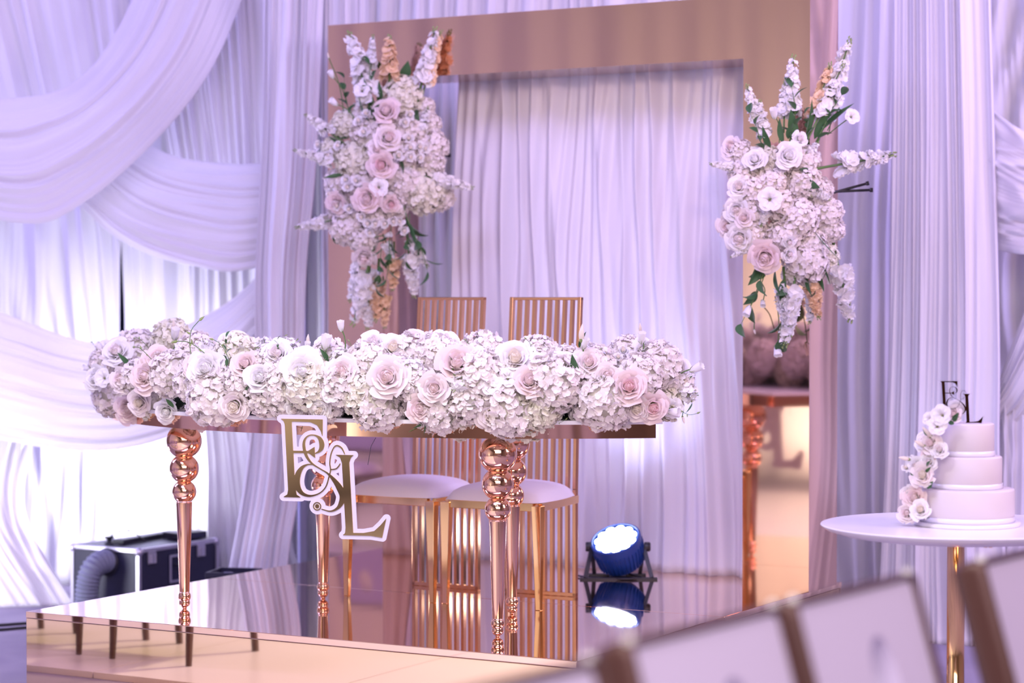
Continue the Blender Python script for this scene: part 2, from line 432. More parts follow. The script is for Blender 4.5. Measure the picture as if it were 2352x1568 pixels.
# right swags
patch('swag', [(2270, 245, 9.75), (2300, 268, 9.7), (2352, 300, 9.65), (2440, 330, 9.6), (2560, 345, 9.6)],
      [(2280, 570, 9.75), (2310, 578, 9.7), (2360, 584, 9.65), (2450, 580, 9.6), (2560, 560, 9.6)],
      4, .06, 83, bulge=.06, nu=60, nv=130, label='white swag tied to the right side of the cake column drape', mat='drape_sheer', sharp=1.2, wander=1)
patch('swag', [(2560, 470, 9.65), (2440, 590, 9.65), (2370, 680, 9.68), (2325, 790, 9.7), (2285, 900, 9.75)],
      [(2600, 760, 9.6), (2470, 850, 9.6), (2380, 925, 9.65), (2335, 975, 9.7), (2280, 1005, 9.75)],
      4, .05, 87, bulge=.05, nu=60, nv=120, label='lower white swag rising to the right frame edge', mat='drape_sheer', sharp=1.2, wander=1)

# pipe upright between the drapes
g = G().lathe([(.026, 0), (.026, 4.0)], 20)
o = g.obj('drape_pole', M['pole'], None, tuple(W(695, 1402, 10.52)[:2]) + (0.006,)); tag(o, 'grey metal drape pole standing behind the stage near the left arch post', 'pole')
g = G().box((0, 0, -.003), (.18, .16, .006)); g.obj('base_plate', M['pole'], o, (0, 0, 0), smooth=False)

# left wall of the hall, draped, seen in the gold mirrors
pts = [Vector((X0 + .25, 9.5, ZC - .4)), Vector((X0 + .25, 9.5, .01))]
patch('hall_curtain', [Vector((X0 + .3, 9.6, z)) for z in (4.6, 3, 1.5, .01)], [Vector((X0 + .3, -3.8, z)) for z in (4.6, 3, 1.5, .01)],
      40, .1, 91, nu=10, nv=700, sharp=1.2, label='long white curtain along the left hall wall, seen only in the gold mirrors')

# ------------------------------------------------------------------ stage frame (u to the right, v to the back)
PHI = R(29.6); CU, SU = math.cos(PHI), math.sin(PHI)
C0 = Vector((.208, 7.255, 0)); SZ = .30; SWD = 2.32


def S(u, v, z=SZ):
    return Vector((C0.x + u * CU + v * SU, C0.y - u * SU + v * CU, z))


st = empty('mirror_stage', S(-SWD / 2, SWD / 2, 0), -PHI, 'low square stage covered in gold mirror foil under the sweetheart table', 'stage')
h = SWD / 2
for k, (v0, v1) in enumerate(((-h, -.01), (-.006, h))):
    G().box((0, (v0 + v1) / 2, SZ - .012), (SWD, v1 - v0, .024)).obj('top_panel', M['foil_top'], st, bevel=.002, smooth=False)
G().box((0, -h + .007, (SZ - .0246) / 2), (SWD - .002, .012, SZ - .0246)).obj('front_panel', M['foil'], st, bevel=.002, smooth=False)
G().box((0, h - .008, (SZ - .026) / 2), (SWD - .004, .012, SZ - .026)).obj('rear_panel', M['foil'], st, smooth=False)
for s_ in (-1, 1):
    G().box((s_ * (h - .008), 0, (SZ - .026) / 2), (.012, SWD - .04, SZ - .026)).obj('side_panel', M['foil'], st, bevel=.002, smooth=False)

# ------------------------------------------------------------------ gold mirror arch
AV, AD, AH, PW, HH, AU0, AU1 = 1.925, .30, 2.37, .285, .25, -2.27, .015
ar = empty('mirror_arch', S((AU0 + AU1) / 2, AV + AD / 2, SZ), -PHI, 'tall square arch of gold mirror panels standing at the back of the stage', 'arch')
AW = (AU1 - AU0); hw = AW / 2


def apanel(name, c, s, n=1): G().box(c, s).obj(name, M['arch'], ar, smooth=False)


t_ = .008
for s_ in (-1, 1):
    xc = s_ * (hw - PW / 2)
    apanel('post_front_panel', (xc, -AD / 2 + t_ / 2, AH / 2), (PW, t_, AH))
    apanel('post_rear_panel', (xc, AD / 2 - t_ / 2, AH / 2), (PW, t_, AH))
    apanel('post_side_panel', (s_ * (hw - t_ / 2), 0, AH / 2), (t_, AD - 2 * t_ - .001, AH))
    apanel('post_side_panel', (s_ * (hw - PW + t_ / 2), 0, (AH - HH) / 2), (t_, AD - 2 * t_ - .001, AH - HH))
w_ = (AW - 2 * PW)
for k in range(3):      # header front is three panels with fine joints
    x0 = -w_ / 2 + k * w_ / 3; x1 = -w_ / 2 + (k + 1) * w_ / 3
    apanel('header_front_panel', ((x0 + x1) / 2, -AD / 2 + t_ / 2, AH - HH / 2), (x1 - x0, t_, HH))
apanel('header_rear_panel', (0, AD / 2 - t_ / 2, AH - HH / 2), (w_ - .0005, t_, HH))
apanel('header_underside_panel', (0, 0, AH - HH + t_ / 2), (w_ - .002, AD - 2 * t_ - .001, t_))
apanel('header_top_panel', (0, 0, AH - t_ / 2), (w_ - .002, AD - 2 * t_ - .001, t_))

# curtain hung inside the arch
cv = AV + AD + .05
ua, ub = AU0 + PW + .12, AU1 - PW + .10
patch('arch_curtain', [S(ua + .06, cv, z) for z in (2.62, 1.9, 1.0, SZ + .01)] and [S(ua + .07, cv, SZ + 2.32), S(ua + .04, cv, 1.9), S(ua, cv, 1.1), S(ua - .06, cv, SZ + .0015)],
      [S(ub, cv - .02, SZ + 2.32), S(ub, cv - .02, 1.9), S(ub + .01, cv - .02, 1.1), S(ub + .02, cv - .02, SZ + .0015)], 14, .10, 104, nu=60, nv=460, sharp=1.2,
      label='pleated white curtain hanging inside the gold arch behind the two chairs', wander=.45)

# ------------------------------------------------------------------ crescent sweetheart table
TC = S(-1.17, 1.885, SZ)           # centre of the two arcs
tb = empty('sweetheart_table', TC, -PHI, 'crescent sweetheart table with white top, rose gold apron and ball legs', 'table')
R1, R0, HA = 1.79, 1.04, R(41.5)


def arcpts(r, a0, a1, n): return [(r * math.sin(a), -r * math.cos(a)) for a in np.linspace(a0, a1, n)]


def prism(g, outline, z0, z1, mi=0):
    n = len(outline); V = [(x, y, z0) for x, y in outline] + [(x, y, z1) for x, y in outline]
    F = [(i, (i + 1) % n, n + (i + 1) % n, n + i) for i in range(n)]
    F += [tuple(reversed(range(n))), tuple(range(n, 2 * n))]
    return g.add(V, F, mi)


def crescent(r0, r1, ha, n=48): return arcpts(r1, -ha, ha, n) + arcpts(r0, ha, -ha, n)


TZ = .75
o = prism(G(), crescent(R0 - .012, R1 + .012, HA + .012), TZ - .014, TZ).obj('tabletop', M['white_gloss'], tb, smooth=False, bevel=.002)
ao, ai = crescent(R0, R1, HA), crescent(R0 + .012, R1 - .012, HA - .008)
n = len(ao); g = G()
V = [(x, y, z) for z in (TZ - .062, TZ - .0145) for L in (ao, ai) for x, y in L]
F = []
for i in range(n):
    j = (i + 1) % n
    F += [(i, j, 2 * n + j, 2 * n + i), (n + j, n + i, 3 * n + i, 3 * n + j), (j, i, n + i, n + j), (2 * n + i, 2 * n + j, 3 * n + j, 3 * n + i)]
o = g.add(V, F).obj('apron', M['rose_gold'], tb); flat_shade_sharp(o, 30)
# legs
LEGTOP = TZ - .066


def ballarc(zc, r, z_lo, z_hi, n=14):
    out = []
    for z in np.linspace(z_lo, z_hi, n): out.append((math.sqrt(max(r * r - (z - zc) ** 2, 1e-6)), z))
    return out


def circ(zc, r, rr_top, rr_bot, n=16):
    """ball profile as angle sweep bottom->top cut where radius is rr"""
    a0 = -math.pi / 2 + math.asin(min(1, rr_bot / r)); a1 = math.pi / 2 - math.asin(min(1, rr_top / r))
    return [(r * math.cos(a), zc + r * math.sin(a)) for a in np.linspace(a0, a1, n)]


def table_leg(parent, u, v, order):
    leg = put('leg', None, parent)
    return leg


prof_foot = [(.004, 0), (.009, .001), (.009, .008), (.0075, .010), (.0125, .0145)] + circ(.0235, .0205, .0125, .0135, 10) + \
    [(.0165, .0345)] + circ(.0465, .0235, .0185, .0145, 10)
prof_taper = [(.0185, .062), (.0188, .066), (.0305, .399), (.0305, .403)]
mfoot = mesh('leg_foot', *(lambda g: (g.V, g.F))(G().lathe(prof_foot, 32)), M['rose_gold'])
g = G().lathe(prof_taper, 40); mtaper = mesh('leg_taper', g.V, g.F, M['rose_gold'])
balls = []
for zc, r, rt, rb in ((.4395, .0452, .017, .028), (.5265, .0552, .024, .017), (.6300, .0665, .035, .024)):
    g = G().lathe([(q[0], q[1] - zc) for q in circ(zc, r, rt, rb, 28)], 48); balls.append((zc, mesh('leg_ball', g.V, g.F, M['rose_gold'])))
for uu, vv in ((-.049 - TC.x, 7.77 - TC.y), (-1.229 - TC.x, 8.476 - TC.y), (0.0 - TC.x, 8.325 - TC.y), (-.715 - TC.x, 8.77 - TC.y)):
    lx, ly = uu * CU - vv * SU, uu * SU + vv * CU
    rad = math.hypot(lx, ly); k = min(max(rad, R0 + .075), R1 - .075) / rad; lx *= k; ly *= k
    lg = put('leg', mtaper, tb, (lx, ly, 0))
    put('foot', mfoot, lg)
    for zc, bm in balls: put('ball', bm, lg, (0, 0, zc))
    g = G().box((0, 0, TZ - .0625), (.05, .05, .016))
    for sx in (-1, 1): g.lathe([(.004, TZ - .075), (.004, TZ - .055)], 10) if False else None
    g.obj('mounting_bracket', M['alu'], lg, bevel=.002, smooth=False)

# ------------------------------------------------------------------ chairs with slatted gold backs


def sweep_slat(g, x, wx, wy, top, lean):
    pts = [(x, .0, .0), (x, .0, .42), (x, lean * .35, .80), (x, lean, top)]
    for a, b in zip(pts[:-1], pts[1:]): g.bar(a, b, wx, wy)
    return g


def cushion_mesh(poly, z0, z1, dome):
    """soft cushion over a quad outline (4 corners, ccw), rounded"""
    n = 22; P = np.zeros((n, n, 3)); Q = np.zeros((n, n, 3))
    c = [np.array(p, float) for p in poly]
    for i in range(n):
        for j in range(n):
            a, b = i / (n - 1), j / (n - 1)
            # squircle remap for rounded corners
            x, y = 2 * a - 1, 2 * b - 1
            x2, y2 = x * math.sqrt(1 - .18 * y * y), y * math.sqrt(1 - .18 * x * x)
            aa, bb = (x2 / 1 + 1) / 2, (y2 / 1 + 1) / 2
            p = (c[0] * (1 - aa) + c[1] * aa) * (1 - bb) + (c[3] * (1 - aa) + c[2] * aa) * bb
            ed = (1 - x ** 6) * (1 - y ** 6); e2 = (1 - x * x) * (1 - y * y)
            P[i, j] = (p[0], p[1], z0 + (z1 - z0) * (max(ed, 0) ** .45) + dome * e2)
            Q[i, j] = (p[0], p[1], z0)
    g = G().grid(P).grid(Q[::-1])
    return g


def make_chair(label, loc, rz):
    t = empty('slat_back_chair', loc, rz, label, 'chair', 'gold slat back chairs behind the sweetheart table')
    fw, bw, dp, H = .20, .150, .405, 1.168
    # backrest: frame posts, rails and eight inner slats, down to the floor
    g = G(); ln = .045
    for s_ in (-1, 1): sweep_slat(g, s_ * bw, .015, .022, H, ln)
    g.box((0, ln, H - .006), (2 * bw + .015, .022, .012)); g.box((0, 0, .008), (2 * bw + .015, .022, .015))
    g.obj('back_frame', M['chair_gold'], t, (0, dp / 2, 0), smooth=False, bevel=.0015)
    gs = sweep_slat(G(), 0, .0125, .02, H - .012, ln)
    ms = mesh('slat', gs.V, gs.F, M['chair_gold'], gs.mi, False)
    for k in range(8): put('slat', ms, t, (-bw + 2 * bw * (k + 1) / 9, dp / 2, .0))
    # front legs
    for s_ in (-1, 1):
        G().bar((s_ * fw, -dp / 2, 0), (s_ * (fw - .004), -dp / 2, .39), .020, .020, .040, .036).obj('leg', M['gold'], t, smooth=False, bevel=.002)
    # seat rails and cushion
    g = G(); zz = .383
    g.box((0, -dp / 2, zz), (2 * fw - .04, .02, .03))
    for s_ in (-1, 1): g.bar((s_ * fw, -dp / 2 + .01, zz), (s_ * (bw + .012), dp / 2 - .012, zz), .03, .018, up=Vector((1, 0, 0)))
    g.obj('seat_rail', M['gold'], t, smooth=False, bevel=.0015)
    q = cushion_mesh([(-fw - .02, -dp / 2 - .025), (fw + .02, -dp / 2 - .025), (bw + .03, dp / 2 - .014), (-bw - .03, dp / 2 - .014)], .399, .447, .022)
    q.obj('seat', M['cushion'], t)
    return t


make_chair('left chair of the sweetheart pair, gold slats rising above the middle of the floral runner', (-.37, 8.92, SZ), -R(31))
make_chair('right chair of the sweetheart pair, gold slats in front of the arch curtain', (.019, 8.705, SZ), -R(28))

# ------------------------------------------------------------------ monogram shapes: strokes -> distance field -> outlines
CP = {  # strokes in units of the sign's own drawing (x right, y down); (x, y, half width)
    'amp': [[(392, 318, 4), (415, 306, 8), (434, 280, 16), (437, 248, 19), (424, 214, 14), (396, 192, 6), (358, 187, 4), (325, 202, 5), (306, 236, 9), (306, 285, 11), (326, 345, 10), (366, 394, 6), (425, 430, 4), (480, 462, 6), (530, 512, 15), (568, 565, 23), (592, 620, 24), (580, 672, 18), (552, 712, 10), (500, 735, 5), (436, 722, 3)],
            [(372, 400, 3), (330, 402, 5), (290, 425, 12), (262, 470, 20), (252, 525, 22), (262, 575, 20), (292, 612, 13), (340, 628, 8), (390, 620, 5), (435, 596, 4), (470, 552, 4), (490, 486, 4), (502, 436, 4), (496, 385, 4), (506, 320, 4), (528, 272, 4), (552, 260, 5), (585, 278, 5), (606, 318, 3)],
            [(502, 434, 4), (540, 428, 4), (562, 408, 4), (572, 390, 3)]],
}
POLYS = {
    'F': [[(130, 73), (445, 73), (443, 200), (430, 158), (402, 115), (352, 94), (213, 92), (224, 303), (335, 303), (384, 272), (388, 352), (340, 319), (226, 320), (238, 560), (250, 622), (282, 642), (148, 642), (180, 622), (186, 590), (162, 115), (152, 88)]],
    'L': [[(538, 326), (672, 326), (652, 345), (640, 380), (668, 886), (745, 884), (822, 868), (868, 825), (910, 775), (880, 914), (795, 903), (590, 905), (608, 890), (612, 850), (586, 385), (572, 345)]],
}


def seg_sdf(X, Y, L, k=1.):
    D = np.full(X.shape, 1e9)
    for (x0, y0, r0), (x1, y1, r1) in zip(L[:-1], L[1:]):
        dx, dy = x1 - x0, y1 - y0; t = np.clip(((X - x0) * dx + (Y - y0) * dy) / (dx * dx + dy * dy), 0, 1)
        D = np.minimum(D, np.hypot(X - x0 - t * dx, Y - y0 - t * dy) - (r0 + t * (r1 - r0)) * k)
    return D


def smooth_stroke(L):
    q = resample([(x, y, r) for x, y, r in L], len(L) * 4); return [tuple(p) for p in q]


def poly_sdf(X, Y, P):
    D = np.full(X.shape, 1e9); ins = np.zeros(X.shape, bool); n = len(P)
    for i in range(n):
        (x0, y0), (x1, y1) = P[i], P[(i + 1) % n]; dx, dy = x1 - x0, y1 - y0
        t = np.clip(((X - x0) * dx + (Y - y0) * dy) / (dx * dx + dy * dy), 0, 1)
        D = np.minimum(D, np.hypot(X - x0 - t * dx, Y - y0 - t * dy))
        if y0 != y1:
            ins ^= ((y0 > Y) != (y1 > Y)) & (X < dx * (Y - y0) / (dy) + x0)
    return np.where(ins, -D, D)


STEP = 3.0
gx = np.arange(60, 980, STEP); gy = np.arange(0, 1000, STEP); GXX, GYY = np.meshgrid(gx, gy)


def glyph_field(kamp=1., ring=True):
    D = np.full(GXX.shape, 1e9)
    for s_ in CP['amp']: D = np.minimum(D, seg_sdf(GXX, GYY, smooth_stroke(s_), kamp))
    for k in ('F', 'L'):
        for p in POLYS[k]: D = np.minimum(D, poly_sdf(GXX, GYY, p))
    rr = np.hypot(GXX - 402, GYY - 702)
    D = np.minimum(D, rr - 15 * (1 if ring else .5))
    D = np.minimum(D, np.abs(rr - 27) - 3.5)
    return D


def contours(D, level):
    """marching squares -> closed loops of (x,y)"""
    Z = D - level; Z = np.where(Z == 0, 1e-6, Z); ny, nx = Z.shape; I = Z < 0
    edges = {}

    def pt(i, j, e):
        # e: 0 top (i,j)-(i,j+1), 1 left (i,j)-(i+1,j)
        a = Z[i, j]; b = Z[i, j + 1] if e == 0 else Z[i + 1, j]; t = a / (a - b)
        return (gx[j] + (t * STEP if e == 0 else 0), gy[i] + (t * STEP if e == 1 else 0))
    cell = I[:-1, :-1].astype(int) * 8 + I[:-1, 1:] * 4 + I[1:, 1:] * 2 + I[1:, :-1]
    nxt = {}
    T = {1: [('b', 'l')], 2: [('r', 'b')], 3: [('r', 'l')], 4: [('t', 'r')], 5: [('t', 'l'), ('b', 'r')], 6: [('t', 'b')], 7: [('t', 'l')],
         8: [('l', 't')], 9: [('b', 't')], 10: [('l', 'b'), ('r', 't')], 11: [('r', 't')], 12: [('l', 'r')], 13: [('b', 'r')], 14: [('l', 'b')]}
    for i, j in zip(*np.where((cell > 0) & (cell < 15))):
        key = {'t': (i, j, 0), 'b': (i + 1, j, 0), 'l': (i, j, 1), 'r': (i, j + 1, 1)}
        for a, b in T[cell[i, j]]: nxt[key[a]] = key[b]
    loops = []
    while nxt:
        k0 = next(iter(nxt)); L = []; k = k0
        while k in nxt:
            L.append(pt(*k)); k = nxt.pop(k)
            if k == k0: break
        if len(L) > 8: loops.append(L)
    return loops


def extruded(name, loops, tf, depth, mat, parent, loc, rot=None, minlen=8, inset=0):
    cu = bpy.data.curves.new(name, 'CURVE'); cu.dimensions = '2D'; cu.fill_mode = 'BOTH'; cu.extrude = depth / 2; cu.bevel_depth = 0
    for L in loops:
        if len(L) < minlen: continue
        sp = cu.splines.new('POLY'); sp.points.add(len(L) - 1)
        for q, (x, y) in zip(sp.points, L):
            X, Y = tf(x, y); q.co = (X, Y, 0, 1)
        sp.use_cyclic_u = True
    tmp = bpy.data.objects.new('tmp', cu); C.objects.link(tmp)
    bpy.context.view_layer.update()
    me = bpy.data.meshes.new_from_object(tmp.evaluated_get(bpy.context.evaluated_depsgraph_get()))
    bpy.data.objects.remove(tmp); me.name = name; me.materials.clear(); me.materials.append(mat)
    # stand it upright: x stays, drawing y -> z
    me.transform(Matrix.Rotation(math.pi / 2, 4, 'X'))
    return put(name, me, parent, loc, rot)


FD = glyph_field()
# sign hung before the table apron
SD = 7.76; SY = R(-17); scl = 5200 / SD
sc_c = W(771, 1099, SD)
sg = empty('monogram_sign', sc_c, SY, 'white acrylic monogram sign with gold letters hanging from the table front', 'sign')
kx = 1 / 3.136 / scl / math.cos(SY); kz = 1 / 3.136 / scl
tf = lambda x, y: ((x - 536) * kx, -(y - 500) * kz)
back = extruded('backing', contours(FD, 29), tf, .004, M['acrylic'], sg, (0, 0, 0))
ltr = extruded('letters', contours(FD, 0), tf, .003, M['sign_gold'], sg, (0, -.0037, 0)); tag(ltr, 'gold mirror letters')
for wx, wz0, wz1 in ((.118, .045, .14), (-.128, .155, .20)):
    g = G().tube([(wx, 0, wz0 + .005), (wx + .004, .02, (wz0 + wz1) / 2 + .02), (wx + .01, .05, wz1)], .0009, 6)
    g.obj('hanging_wire', M['cable'], sg)

# ------------------------------------------------------------------ LED par light on the stage
PB = W(1419, 1326, 9.42); PB.z = SZ
pl = empty('par_light', PB, R(0), 'dark LED par light, blue flare painted into its housing, shining on the stage before the arch curtain', 'stage light')
axis = Vector((-.26, -.46, .85)).normalized(); rotq = axis.to_track_quat('Z', 'Y').to_euler()
pc = Vector((.0, .0, .128))
g = G().lathe([(.03, -.105), (.062, -.103), (.088, -.085), (.102, -.03), (.107, .03), (.107, .042), (.100, .045), (.098, .040)], 48, cap=False)
g.add([(.098 * math.cos(t), .098 * math.sin(t), .036) for t in np.linspace(0, 2 * math.pi, 48, endpoint=False)], [tuple(range(48))])
g.add([(.03 * math.cos(t), .03 * math.sin(t), -.105) for t in np.linspace(0, 2 * math.pi, 48, endpoint=False)], [tuple(reversed(range(48)))])
hb = g.obj('housing', M['flare_blue'], pl, pc, rotq); flat_shade_sharp(hb, 35)
fg = G()
for k in range(36):
    t = 2 * math.pi * k / 36
    fg.box((0, 0, 0), (.0022, .010, .085), 0, Matrix.Rotation(t, 4, 'Z') @ Matrix.Translation((0, .100, -.035)) @ Matrix.Rotation(-.14, 4, 'X'))
fg.obj('cooling_fin', M['flare_blue'], pl, pc, rotq, smooth=False)['kind'] = 'stuff'
ml = G().lathe([(.0005, .007), (.012, .006), (.0195, .002), (.0205, -.003)][::-1], 18); mlens = mesh('led_lens', ml.V, ml.F, M['led'])
for ring, cnt, r0 in ((0, 1, 0), (1, 6, .037), (2, 11, .070)):
    for k in range(cnt):
        t = 2 * math.pi * (k + .5 * (ring % 2)) / max(cnt, 1)
        lo = pc + rotq.to_matrix() @ Vector((r0 * math.cos(t), r0 * math.sin(t), .040))
        put('led_lens', mlens, pl, lo, rotq)
for s_ in (-1, 1):      # double yoke
    g = G()
    g.bar((s_ * .108, 0, .128), (s_ * .138, -.075, .006), .016, .018, up=Vector((0, 1, .4)))
    g.bar((s_ * .108, 0, .128), (s_ * .096, .065, .006), .016, .018, up=Vector((0, 1, -.4)))
    g.obj('yoke_leg', M['black'], pl, smooth=False, bevel=.001)
    G().lathe([(.018, -.012), (.020, -.008), (.020, .010), (.015, .014)], 14).obj('yoke_knob', M['black'], pl, (s_ * .122, 0, .128), (0, math.pi / 2, 0))
g = G().box((0, -.072, .004), (.32, .036, .008)).box((0, .062, .004), (.24, .036, .008)).box((0, 0, .004), (.07, .13, .008))
g.obj('yoke_foot_bar', M['black'], pl, smooth=False)
pts = [(.01, .05, .05), (.05, .03, .012), (.10, -.06, .006), (.03, -.10, .006), (-.06, -.06, .006), (-.14, -.02, .006), (-.17, .02, .006)]
g = G().tube(resample(pts, 30), .004, 8); g.obj('power_cable', M['cable'], pl)
light('par_beam', 'SPOT', PB + pc + axis * .06 + Vector((0, 0, .02)), PB + Vector((.22, .34, 2.0)), 44, (.50, .54, 1), .05, None, 80, 1)

# ------------------------------------------------------------------ cake table, cake, topper
CT = Vector((1.391, 7.08, 0)); CTZ = .757
ct = empty('cake_table', CT, 0, 'round white pedestal table with a gold pole holding the wedding cake', 'table')
g = G().lathe([(.30, CTZ - .038), (.36, CTZ - .030), (.405, CTZ - .017), (.418, CTZ - .008), (.4215, CTZ - .003), (.420, CTZ - .0006), (.417, CTZ)], 120)
o = g.obj('tabletop', M['white_gloss'], ct); flat_shade_sharp(o, 50)
G().lathe([(.0275, .018), (.0275, CTZ - .03)], 48).obj('pole', M['gold'], ct)
o = G().lathe([(.23, 0), (.235, .004), (.23, .012), (.06, .02), (.03, .024)], 80).obj('base', M['gold'], ct)
g = G().box((0, 0, CTZ - .041), (.16, .05, .008)); g.obj('top_bracket', M['alu'], ct, smooth=False, bevel=.001)
for bx in (.055, .07):
    G().lathe([(.006, CTZ - .052), (.006, CTZ - .036)], 12).obj('bolt', M['gold'], ct, (bx, -.18, .0))

KC = Vector((1.424, 7.08, CTZ))
ck = empty('wedding_cake', KC, 0, 'three tier white wedding cake on the round pedestal table', 'cake')
o = G().lathe([(.160, 0), (.1655, .001), (.1665, .010), (.164, .0125), (.15, .0125)], 96).obj('cake_board', M['ribbon'], ck); flat_shade_sharp(o, 50)
z = .0125
TIERS = []
for r, hh in ((.1475, .103), (.109, .101), (.0845, .103)):
    o = G().lathe([(r - .002, z), (r, z + .002), (r, z + hh - .006), (r - .0015, z + hh - .002), (r - .006, z + hh)], 96).obj('tier', M['icing'], ck)
    flat_shade_sharp(o, 60)
    o = G().lathe([(r + .0004, z + .0005), (r + .0022, z + .0008), (r + .0022, z + .0165), (r + .0004, z + .017)], 96, cap=False).obj('ribbon', M['ribbon'], ck)
    TIERS.append((r, z, z + hh)); z += hh
CAKE_TOP = KC.z + z
# topper
FT = glyph_field(.55, False)
tpx = (98.3 / 770) / 5200 * 7.02; tpz = (96.5 / 837) / 5200 * 7.02
tp = empty('cake_topper', (W(2208, 969, 7.03).x, 7.03, CAKE_TOP), R(0), 'dark mirrored monogram topper standing on the top cake tier', 'topper')
tf2 = lambda x, y: ((x - 520) * tpx, -(y - 914) * tpz + .001)
extruded('letters', contours(FT, 0), tf2, .002, M['topper'], tp, (0, -.0022, 0))
cl = extruded('backing', contours(FT, 26), tf2, .002, M['clear'], tp, (0, 0, .0)); tag(cl, 'clear acrylic backing')

# ------------------------------------------------------------------ flower meshes (unit size, shared between copies)


def petal(nx, ny, fn):
    P = np.zeros((nx, ny, 3))
    for i, a in enumerate(np.linspace(-1, 1, nx)):
        for j, t in enumerate(np.linspace(0, 1, ny)): P[i, j] = fn(a, t)
    return P


def floret(g, c, nrm, r, rs, mi=0, petals=4, cup=.25):
    """small flat blossom of round petals"""
    nrm = Vector(nrm).normalized(); q = nrm.to_track_quat('Z', 'Y').to_matrix(); sp = rs.rand() * 6.28
    for k in range(petals):
        a0 = sp + 2 * math.pi * k / petals + rs.randn() * .08; tilt = cup + rs.randn() * .12; rr = r * (1 + rs.randn() * .10); wv = float(rs.randn()); cc, ss = math.cos(a0), math.sin(a0)

        def f(a, t):
            wd = .60 * math.sin(math.pi * min(.12 + .80 * t, 1)) ** .6 * rr * (1 + wv * .12)
            x = rr * t; y = a * wd; zz = rr * (tilt * t + (.16 + .10 * wv) * a * a * t - .22 * t ** 3 * tilt + .10 * wv * math.sin(3 * a + wv * 5) * t * t)
            v = Vector((x * cc - y * ss, x * ss + y * cc, zz)); return tuple(Vector(c) + q @ v)
        g.grid(petal(5, 4, f), mi)


def fib(n, zmin=-1):
    out = []
    for i in range(n):
        z = 1 - (1 - zmin) * (i + .5) / n; t = 2.399963 * i; r = math.sqrt(max(1 - z * z, 0))
        out.append(Vector((r * math.cos(t), r * math.sin(t), z)))
    return out


def hydrangea(seed, mat):
    rs = np.random.RandomState(seed); g = G(); n = 270
    lump = [Vector(rs.randn(3)).normalized() for _ in range(6)]
    for d in fib(n, -.55):
        d = (d + Vector(rs.randn(3)) * .09).normalized()
        k = .90 + .10 * max(max(0, d.dot(l)) ** 6 for l in lump) + rs.randn() * .035
        tl = (d + Vector(rs.randn(3)) * .38).normalized()
        floret(g, d * (k - .05), tl, .138 + rs.randn() * .016, rs, 0, 4, .14)
    # pale green heart behind the florets
    g.grid(np.array([[[.74 * math.sin(p) * math.cos(t), .74 * math.sin(p) * math.sin(t), .74 * math.cos(p)] for t in np.linspace(0, 2 * math.pi, 15)] for p in np.linspace(0, 2.2, 8)]), 1)
    return mesh('hydrangea', g.V, g.F, [mat, M['hydrangea_cream']], g.mi)


def rose(seed, inner, outer, n=30, openness=1.):
    rs = np.random.RandomState(seed); g = G()
    for i in range(n):
        t = i / (n - 1); th = i * 2.399963 + rs.randn() * .2; r0 = .05 + .66 * t ** .95; al = 1.5 - .80 * t; ph = rs.rand() * 6.28
        top0 = .46 - .52 * t ** 1.6 + rs.randn() * .02; zb = -.55 - .05 * t; lean = (-.30 + .62 * t ** .7) * r0 if t > .05 else -.03
        flare = .34 * openness * max(0, t - .25) ** 1.1; kk = .02 + .03 * rs.rand()

        def f(a, h):
            w_ = (.55 + .45 * math.sin(math.pi * min(h * .62 + .05, .5))) * (1 - .22 * max(0, h - .7) / .3)
            ang = th + a * al * w_; tp = 1 - .30 * a * a
            r = r0 * (.60 + .40 * h ** .6) + lean * h ** 1.6 + flare * h ** 4 + .035 * a * (1 if i % 2 else -1) + kk * math.sin(4 * a + ph) * h ** 3
            z = zb + (top0 - zb) * (h ** .85) * tp - .30 * flare * h ** 5
            return (max(r, .004) * math.cos(ang), max(r, .004) * math.sin(ang), z)
        g.grid(petal(7, 7, f), 0 if t < .42 else 1)
    g.lathe([(.003, .33), (.06, .32), (.13, .26), (.22, .16), (.30, .0)], 12, 0)
    g.lathe([(.02, -.70), (.16, -.62), (.34, -.48)], 10, 2)
    return mesh('rose', g.V, g.F, [inner, outer, M['bud_green']], g.mi)


def lisianthus(seed, mat):
    rs = np.random.RandomState(seed); g = G()
    for lay, n in ((0, 5), (1, 5)):
        for k in range(n):
            th = 2 * math.pi * (k + .5 * lay) / n + rs.randn() * .1; ph = rs.rand() * 6.28

            def f(a, h):
                ang = th + a * (.30 + .42 * h); r = .08 + (.92 - .22 * lay) * h ** 1.25
                z = -.45 + .80 * h ** .62 - .16 * h ** 5 + (.05 * math.sin(6 * a + ph)) * h * h + .10 * a * a * h + .05 * lay
                rr = r * (1 - .18 * a * a * h ** 3)
                return (rr * math.cos(ang), rr * math.sin(ang), z)
            g.grid(petal(7, 6, f), 0)
    g.lathe([(.09, -.42), (.11, -.25), (.05, -.05)], 8, 1)
    for k in range(5):
        t = k * 1.2566; g.tube([(0, 0, -.3), (.12 * math.cos(t), .12 * math.sin(t), .02)], .018, 4, 2)
    g.lathe([(.03, -.75), (.05, -.6), (.12, -.48), (.14, -.40)], 8, 1)
    return mesh('lisianthus', g.V, g.F, [mat, M['bud_green'], M['stamen']], g.mi)


